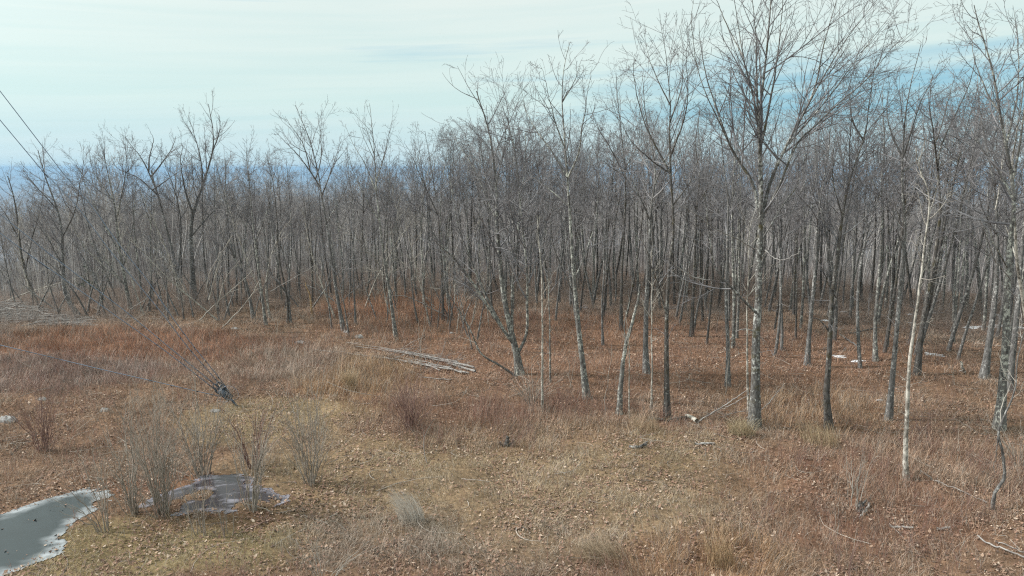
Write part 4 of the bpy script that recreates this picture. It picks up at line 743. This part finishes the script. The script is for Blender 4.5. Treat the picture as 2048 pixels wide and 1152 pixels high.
for k, (x, y, w, l) in enumerate([(1677, 713, 26, 'snow patch right of the kinked near-black trunk'), (1718, 722, 22, 'thin faint snow patch left of the straight spotted tree'), (1868, 709, 36, 'narrow slanting snow patch right of the barkless pole'), (1757, 801, 12, 'bright small snow scrap nearest the camera'), (1938, 655, 32, 'left half of the snow strip by the thin pale tree'), (1964, 654, 24, 'right half of the snow strip by the thin pale tree'), (2002, 652, 40, 'broad snow patch between the right-edge trunks'), (2038, 655, 30, 'snow patch cut by the right edge'), (1690, 624, 14, 'small far snow patch behind the near-black trunk'), (1650, 641, 14, 'far snow scrap left of the near-black trunk'), (1823, 629, 18, 'far thin snow streak left of the barkless pole'), (1823, 646, 14, 'second snow streak, just below the far thin one'), (1190, 598, 12, 'lone white snow scrap behind the tall forked tree'), (1990, 630, 30, 'pale snow film in the wood above the broad patch'), (1925, 742, 10, 'upright white scrap by the birch stump'), (1560, 612, 14, 'snow scrap far behind the giant')]):
    blob('snow_patch', l, 'snow patch', x, y, w, .05, mSn, 20+k, flat=.55, rough=.9, group='last snow patches in the wood', n=40)
sticks('tree_stump', 'small rotten grey stump with splintered top in leaf litter', 'stump', [([(1719, 1024), (1722, 1006)], 12, 8, 0), ([(1722, 1020), (1732, 1000)], 6, 3, 0)], mat='grey', kids=0, seed=60)
sticks('tree_stump', 'dark charred stump lump in the short grass', 'stump', [([(1012, 892), (1016, 874)], 12, 7, 0), ([(1020, 893), (1027, 880)], 6, 3, 0), ([(1004, 893), (1000, 884)], 6, 4, 0)], mat='dark', kids=0, seed=61)
sticks('tree_stump', 'short leaning white birch stump in the right wood', 'stump', [([(1928, 746), (1925, 735), (1922, 724)], 6, 4, 0)], mat='pale', kids=0, seed=62)
sticks('tree_stump', 'broken grey stump deep in the wood left of the giant', 'stump', [([(1412, 620), (1412, 595), (1417, 580)], 7, 5, 0), ([(1420, 620), (1425, 575)], 5, 4, 0)], mat='grey', kids=0, seed=63)

def blades(cx, cy, L, W_, lie_dir, lie, col, rg, seg=3):
    """one bent blade per point, as a strip"""
    n = len(cx); z = height(cx, cy)-.01; th = rg.uniform(0, 6.28, n)
    d0 = np.stack([np.cos(th), np.sin(th)], -1); ld = d0*.6+lie_dir; ld /= np.linalg.norm(ld, axis=1, keepdims=True)+1e-9
    t = np.linspace(0, 1, seg+1)[None]; bend = (lie*rg.uniform(.5, 1.3, n))[:, None]
    ang = bend*1.5*t; dl = L[:, None]/seg
    hx = np.cumsum(np.sin(ang)*dl, 1)-np.sin(ang[:, :1])*dl; hz = np.cumsum(np.cos(ang)*dl, 1)-np.cos(ang[:, :1])*dl
    X = cx[:, None]+ld[:, :1]*hx; Yy = cy[:, None]+ld[:, 1:]*hx; Z = z[:, None]+hz
    Z = np.maximum(Z, z[:, None]+.015*t*3)
    pa = rg.uniform(0, 3.14, n); wx = (np.cos(pa)*W_)[:, None]*(1-.75*t)/2; wy = (np.sin(pa)*W_)[:, None]*(1-.75*t)/2
    V = np.stack([np.stack([X-wx, Yy-wy, Z], -1), np.stack([X+wx, Yy+wy, Z], -1)], 2).reshape(-1, 3)
    b = (np.arange(n)*(seg+1)*2)[:, None]; i = (np.arange(seg)*2)[None]; Q = np.stack([b+i, b+i+1, b+i+3, b+i+2], -1).reshape(-1, 4)
    return V, Q, np.repeat(col, (seg+1)*2, axis=0)
def tussock(label, px, py, wpx, L, n, col, seed, lie=.7, ldir=(-.3, -.6)):
    b = ground(px, py); W_ = wpx*math.hypot(b[1], CAM_H)/F/2; rg = np.random.default_rng(seed)
    a = rg.uniform(0, 6.28, n); q = np.sqrt(rg.random(n))*W_*.45; cx = b[0]+np.cos(a)*q; cy = b[1]+np.sin(a)*q*.7
    c = np.array(col)[None]*rg.uniform(.6, 1.35, (n, 1)); V, Q, C = blades(cx, cy, rg.uniform(.6, 1.2, n)*L, np.full(n, .009), np.tile(np.array(ldir)*1.2, (n, 1)), np.full(n, lie), c, rg, 5)
    tag(mesh_obj('grass_tussock', V, Q, M['cover'], None, None, {'col': C}), label, 'grass tussock', 'dry grass tussocks')
tussock('silvery grey grass tussock swept to the left in the foreground', 825, 1045, 110, .95, 420, (.62, .57, .51), 1, .55, (-1.1, -.5))
tussock('straw-yellow tussock left of the felled poles', 700, 780, 60, .9, 500, (.46, .36, .24), 3, .4, (0, 0))
tussock('long golden grass fan at the bottom edge', 1440, 1130, 120, .8, 260, (.42, .30, .18), 4, .5, (-.4, 0))
tussock('pale straw tussock tangled at the giant foot', 1482, 870, 120, .7, 500, (.46, .38, .25), 5, .6, (-.2, -.3))
tussock('golden grass leaning at foot of the kinked near-black trunk', 1640, 885, 170, .7, 350, (.42, .33, .21), 6, .55, (-.5, 0))
tussock('straw tussock before the mossy fallen log', 1290, 860, 130, .7, 260, (.44, .33, .22), 7, .5, (-.6, 0))
tussock('dark gold matted tussock bottom middle', 1210, 1120, 200, .6, 500, (.34, .26, .18), 8, .9, (-.7, .2))

# ------------------------------------------------------------------ grass, leaf litter, brush (stuff)
rg = np.random.default_rng(5)
def scatter(n, r0=11.5, r1=62, pw=1.0, a=44):
    r = (rg.uniform(r0**pw, r1**pw, n))**(1/pw); t = np.radians(rg.uniform(-a, a, n)); return np.sin(t)*r, np.cos(t)*r, r
def off_ice(x, y, m=.0):
    k = np.ones(x.shape, bool)
    for p in POLY:
        i = inside(x, y, p); j = np.nonzero(i)[0]
        if m > 0 and len(j): i[j] = dist_edge(x[j], y[j], p) > m*fbm(x[j]*1.1, y[j]*1.1, 141, 2)
        k &= ~(i & ~on_island(x, y))
    return k
def dry_grass():
    x, y, r = scatter(1900000, pw=.8); cv = cover(x, y)
    cl = fbm(x*1.3, y*1.3, 101, 3); fine = fbm(x*4, y*4, 105, 2)
    keep = (rg.random(len(x)) < cv[2]*.95*(.25+.75*ss(.30, .62, cl))*(.25+.75*ss(.25, .6, fine))) & off_ice(x, y); x, y, r = x[keep], y[keep], r[keep]; cv = [c[keep] for c in cv]; n = len(x)
    L = (cv[3]*.85+.05)*rg.lognormal(-.1, .4, n)*(.7+.6*fbm(x*.9, y*.9, 107, 2)); Wd = rg.uniform(.0045, .009, n)*np.clip(r/20, .8, 2.2)
    ld = np.stack([fbm(x*.9, y*.9, 111, 3)-.5, fbm(x*.9+9, y*.9, 112, 3)-.5], -1)*2.2
    v = rg.uniform(.4, 1.6, (n, 1))*(.75+.5*fbm(x*.45, y*.45, 109, 3))[:, None]; c = cv[0]*v; gr = rg.random(n) < .28; c[gr] = c[gr].mean(1, keepdims=True)*np.array([1.12, 1.0, .86])
    V, Q, C = blades(x, y, L, Wd, ld, cv[4], c, rg); print('grass blades', n)
    tag(mesh_obj('dry_grass', V, Q, M['cover'], None, None, {'col': C}), 'dry tan and rusty grass covering the clearing floor', 'grass', None, 'stuff')
dry_grass()
def litter():
    x, y, r = scatter(480000, pw=1.0); cv = cover(x, y); cl = fbm(x*.8, y*.8, 121, 3)
    keep = (rg.random(len(x)) < (.18+.8*ss(.38, .66, cl))*np.clip(1.2-cv[2]*.55, .2, 1)) & (off_ice(x, y, .55) | (rg.random(len(x)) < .03)); x, y = x[keep], y[keep]; n = len(x)
    s = rg.uniform(.012, .034, n)*np.clip(rg.lognormal(0, .25, n), .6, 1.7); th = rg.uniform(0, 6.28, n); z = height(x, y)+rg.uniform(.01, .05, n)
    ux = np.stack([np.cos(th), np.sin(th), rg.normal(size=n)*.35], -1); uy = np.stack([-np.sin(th), np.cos(th), rg.normal(size=n)*.35], -1)
    c0 = np.stack([x, y, z], -1); lift = np.stack([0*x, 0*x, s*rg.uniform(.1, .6, n)], -1); S_ = s[:, None]
    V = np.stack([c0-ux*S_*1.3+lift, c0-uy*S_*.8, c0+ux*S_*1.3+lift, c0+uy*S_*.8], 1).reshape(-1, 3)
    Ft = (np.arange(n)*4)[:, None, None]+np.array([[0, 1, 3], [1, 2, 3]])[None]
    pal = np.array([(.33, .19, .12), (.22, .125, .08), (.40, .27, .17), (.62, .48, .34), (.13, .085, .062), (.32, .24, .17)]); c = pal[rg.choice(6, n, p=[.30, .24, .17, .06, .15, .08])]*rg.uniform(.8, 1.2, (n, 1)); c = (c*.85+c.mean(1, keepdims=True)*.15)*np.array([.88, .86, .90])
    tag(mesh_obj('leaf_litter', V, None, M['cover'], None, Ft.reshape(-1, 3), {'col': np.repeat(c, 4, axis=0)}), 'fallen brown leaves scattered over the whole clearing', 'fallen leaves', None, 'stuff')
litter()
def brush():
    x, y, r = scatter(150000, pw=1.1, r1=62); cv = cover(x, y); cl = fbm(x*.9+4, y*.9, 131, 3)
    keep = (rg.random(len(x)) < cv[5]*.8*ss(.38, .6, cl)) & off_ice(x, y); x, y = x[keep], y[keep]; cc = cv[0][keep]; n = len(x); print('brush stems', n)
    H = rg.uniform(.25, .75, n)*(1+1.3*ss(38, 52, np.hypot(x, y))*rg.random(n)); th = rg.uniform(0, 6.28, n); le = rg.uniform(0, .4, n)*H; t = np.linspace(0, 1, 5)[None]; z = height(x, y)-.02
    P = np.stack([x[:, None]+(np.cos(th)*le)[:, None]*t, y[:, None]+(np.sin(th)*le)[:, None]*t, z[:, None]+H[:, None]*t], -1); P[:, 1:] += rg.normal(size=(n, 4, 3))*.02
    R = np.tile(np.linspace(.0045, .0022, 5), (n, 1)); g = grow(rg, P, R, H*.42, 9, .25, 33, .05, .10, 4, .005, .0022, .5)
    V, Q = tubes(P, R, 3); V2, Q2 = tubes(g[0], g[1], 3)
    c = np.array([.24, .125, .095])[None]*rg.uniform(.6, 1.5, (n, 1)); gr = rg.random(n) < np.where(np.hypot(x, y) > 40, .95, .4); c[gr] = np.array([.26, .20, .17])*rg.uniform(.7, 1.4, (gr.sum(), 1))
    L1 = np.repeat(c, 15, axis=0); j = np.argmin(np.abs(g[0][:, 0, 0][:8, None]-0), axis=1) if False else None
    fr_ = np.hypot(g[0][:, 0, 0], g[0][:, 0, 1]) > 40; c2 = np.where(fr_[:, None], np.array([[.32, .28, .25]]), np.array([[.27, .165, .135]]))*rg.uniform(.6, 1.6, (len(g[0]), 1)); C = np.vstack([L1, np.repeat(c2, 12, axis=0)])
    V, Q = join([(V, Q), (V2, Q2)]); tag(mesh_obj('brush_undergrowth', V, Q, M['cover'], None, None, {'col': C}), 'low reddish twiggy brush growing across the clearing', 'undergrowth', None, 'stuff')
brush()
def debris():
    x, y, r = scatter(5200, r1=60, pw=1.3); keep = (rg.random(len(x)) < .15+.85*ss(.45, .7, fbm(x/2.5, y/2.5, 161, 3))*np.clip((r-14)/14, .15, 1)) & off_ice(x, y); x, y = x[keep], y[keep]; n = len(x)
    L = np.minimum(rg.lognormal(-.55, .6, n), 2.6); th = rg.uniform(0, 6.28, n); t = np.linspace(-.5, .5, 7)[None]; bend = rg.normal(size=(n, 1))*.25
    X = x[:, None]+np.cos(th)[:, None]*L[:, None]*t-np.sin(th)[:, None]*bend*L[:, None]*(t*t*4-.5); Y = y[:, None]+np.sin(th)[:, None]*L[:, None]*t+np.cos(th)[:, None]*bend*L[:, None]*(t*t*4-.5)
    Z = height(X, Y)+.02+(rg.random((n, 1))**3*.45)*L[:, None]*(t+.5); P = np.stack([X, Y, Z], -1)+rg.normal(size=(n, 7, 3))*.008
    R = (rg.uniform(.004, .010, n)*(1+L*.4))[:, None]*np.linspace(1, .4, 7)[None]; g = grow(rg, P, R, L*.35, 2.2, .25, 40, 0, .1, 4, .008, .0035)
    V1, Q1 = tubes(P, R, 4); V2, Q2 = tubes(g[0], g[1], 3); V, Q = join([(V1, Q1), (V2, Q2)])
    cc = np.array([.36, .32, .28])[None]*rg.uniform(.4, 1.35, (n, 1)); C = np.vstack([np.repeat(cc, 28, axis=0), np.tile(np.array([[.27, .24, .21]]), (len(V2), 1))])
    tag(mesh_obj('twig_litter', V, Q, M['cover'], None, None, {'col': C}), 'loose dead twigs and sticks strewn over the clearing and wood floor', 'fallen twigs', None, 'stuff')
debris()
def pile():
    rg = np.random.default_rng(12); n = 420; P = []
    px = rg.uniform(-70, 165, n); py = 652-6*rg.random(n)-rg.random(n)*34*np.exp(-((px-40)/75)**2)
    base = [ground(a, min(652, 628+18*rg.random()+a*.06)) for a in px]; Pt = []
    for k, g in enumerate(base):
        L = rg.uniform(.6, 2.6); a = rg.normal(0, .35)+(math.pi if rg.random() < .5 else 0); h = rg.random()**1.5*1.0*math.exp(-((px[k]-30)/70)**2)+.05
        d = np.array([math.cos(a), math.sin(a)*.7, rg.normal()*.12])*L/2; c = g+np.array([0, 0, h]); l = smooth_line(np.array([c-d, c+rg.normal(size=3)*.08, c+d]), 6)
        l[:, 2] = np.maximum(l[:, 2], height(l[:, 0], l[:, 1])+.02); Pt.append(l)
    P = np.array(Pt); R = rg.uniform(.008, .028, n)[:, None]*np.linspace(1, .45, 6)[None]; parts = [tubes(P, R, 4)]
    g = grow(rg, P, R, np.full(n, .5), 2, .2, 35, 0, .1, 4, .012, .005); parts.append(tubes(g[0], g[1], 3)); V, Q = join(parts)
    tag(mesh_obj('brush_pile', V, Q, M['deadstick'], smooth=True), 'low heap of silvery cut branches at the left wood edge', 'brush pile', None, 'stuff')
pile()

# ------------------------------------------------------------------ guy anchor and wires
mW, t, b = mat_new('steel_wire'); b.inputs['Base Color'].default_value = (.17, .21, .27, 1); b.inputs['Metallic'].default_value = .5; b.inputs['Roughness'].default_value = .45
mD, t, b = mat_new('dark_steel'); b.inputs['Metallic'].default_value = .6; b.inputs['Roughness'].default_value = .5; t.links.new(ramp(t, noise(t, 20, 3), [(.4, (.045, .055, .065)), (.6, (.13, .15, .18))]), b.inputs['Base Color'])
A0 = ground(482, 812); YA = A0[1]
anchor = thing('guy_anchor', 'dark steel guy anchor with shackles where all wires meet the ground', 'guy anchor', A0)
def seg(a, b_, r, k=8):
    P = smooth_line(np.array([a, b_]), 3); return tubes(P[None], np.full((1, 3), r), k)
def box_between(a, b_, w, h):
    a = np.array(a, float); b_ = np.array(b_, float); d = (b_-a)/np.linalg.norm(b_-a); s = np.array([0, 1., 0]); u = np.cross(d, s); u /= np.linalg.norm(u)
    V = np.array([p+s*w*i+u*h*j for p in (a, b_) for i, j in ((-1, -1), (1, -1), (1, 1), (-1, 1))])/1.0
    Q = np.array([[0, 3, 2, 1], [4, 5, 6, 7], [0, 1, 5, 4], [1, 2, 6, 5], [2, 3, 7, 6], [3, 0, 4, 7]]); return V, Q
head = at(455, 790, YA)
mesh_obj('anchor_rod', *seg(A0-A0+np.array([.05, 0, -.3]), head-A0, .045, 10), mD, anchor, smooth=True)
for s_ in (-.05, .05):
    V, Q = box_between(head-A0+np.array([.12, s_, -.16]), head-A0+np.array([-.28, s_, .22]), .012, .13); mesh_obj('anchor_plate', V, Q, mD, anchor)
def link(name, c, w, h, r, tilt, par, mt=None):
    a = np.linspace(0, 2*math.pi, 15); P = np.stack([np.cos(a)*w*math.cos(tilt)-np.sin(a)*h*math.sin(tilt), np.sin(a)*.03, np.cos(a)*w*math.sin(tilt)+np.sin(a)*h*math.cos(tilt)], -1)+c
    V, Q = tubes(P[None], np.full((1, 15), r), 6); mesh_obj(name, V, Q, mt or mD, par, smooth=True)
for k, (x, y) in enumerate([(440, 770), (447, 776), (436, 782), (444, 788), (452, 782), (432, 774)]):
    link('shackle', at(x, y, YA+(k % 3-1)*.07)-A0, .14, .07, .022, rad(-50), anchor)
link('safety_cable', at(460, 786, YA-.12)-A0, .34, .26, .008, rad(-30), anchor, mW); link('safety_cable', at(452, 796, YA+.1)-A0, .25, .15, .008, rad(20), anchor, mW)
wires = [
 ('upper steel guy wire, highest and steepest of the five', [(453, 776), (430, 745), (385, 690), (340, 628), (290, 554), (246, 500), (182, 410), (130, 351), (0, 182)], -.07, 420, 705),
 ('second steel guy wire, just below the highest one', [(449, 779), (422, 748), (372, 690), (330, 634), (264, 554), (219, 500), (150, 408), (82, 338), (0, 240)], .07, 415, 700),
 ('third steel guy wire, upper one of the middle pair', [(441, 778), (421, 762), (345, 700), (250, 622), (160, 554), (89, 500), (0, 428)], -.05, 421, 345),
 ('fourth steel guy wire, lower one of the middle pair', [(438, 786), (416, 768), (336, 706), (235, 634), (122, 554), (46, 500), (0, 466)], .05, 416, 338),
 ('lowest steel guy wire, slanting gently just above the brush', [(448, 794), (418, 788), (318, 765), (200, 738), (100, 714), (0, 690)], 0, 410, 318)]
for l, px, dy, xa, xb in wires:
    P = np.array([at(x, y, YA+dy) for x, y in px]); d = P[-1]-P[-2]; d /= np.linalg.norm(d); P = np.vstack([P, P[-1]+d*25])
    root = thing('guy_wire', l, 'guy wire', P[0], 'guy wires running to the ground anchor'); Q_ = smooth_line(P-P[0], 60)
    V, Q = tubes(Q_[None], np.full((1, 60), .0135), 6); mesh_obj('cable', V, Q, mW, root, smooth=True)
    dd = (P[1]-P[0])/np.linalg.norm(P[1]-P[0])
    V, Q = join([seg(dd*.10, dd*.20, .022), seg(dd*.20, dd*.42, .016), seg(dd*.42, dd*.52, .022)]); mesh_obj('turnbuckle', V, Q, mD, root, smooth=True)
    for f in (.95, 1.15, 1.35, 1.9, 2.7):
        i = np.argmin(np.abs(np.linalg.norm(Q_, axis=1)-f)); c = Q_[i]; tn = Q_[i+1]-Q_[i]; tn /= np.linalg.norm(tn)
        V, Q = seg(c-tn*.03, c+tn*.03, .022); mesh_obj('wire_clip', V, Q, mD, root)

# ------------------------------------------------------------------ haze
def haze(density=1.7e-4):
    m = bpy.data.materials.new('haze'); m.use_nodes = True; t = m.node_tree; t.nodes.clear()
    o_ = t.nodes.new('ShaderNodeOutputMaterial'); v = t.nodes.new('ShaderNodeVolumePrincipled')
    v.inputs['Color'].default_value = (.33, .52, .72, 1); v.inputs['Density'].default_value = density; v.inputs['Anisotropy'].default_value = .2
    t.links.new(v.outputs[0], o_.inputs['Volume'])
    R_ = 24500; lo, hi = -420.0, 24.0
    V = [(x, y, z) for z in (lo, hi) for x, y in ((-R_, -R_), (R_, -R_), (R_, R_), (-R_, R_))]
    o = mesh_obj('haze', np.array(V), [[3, 2, 1, 0], [4, 5, 6, 7], [0, 1, 5, 4], [1, 2, 6, 5], [2, 3, 7, 6], [3, 0, 4, 7]], m); tag(o, 'thin blue haze in the valley air', 'haze', None, 'stuff')
haze()
print('objects', len(S.objects), 'heroes', len(HERO), 'ground min', )
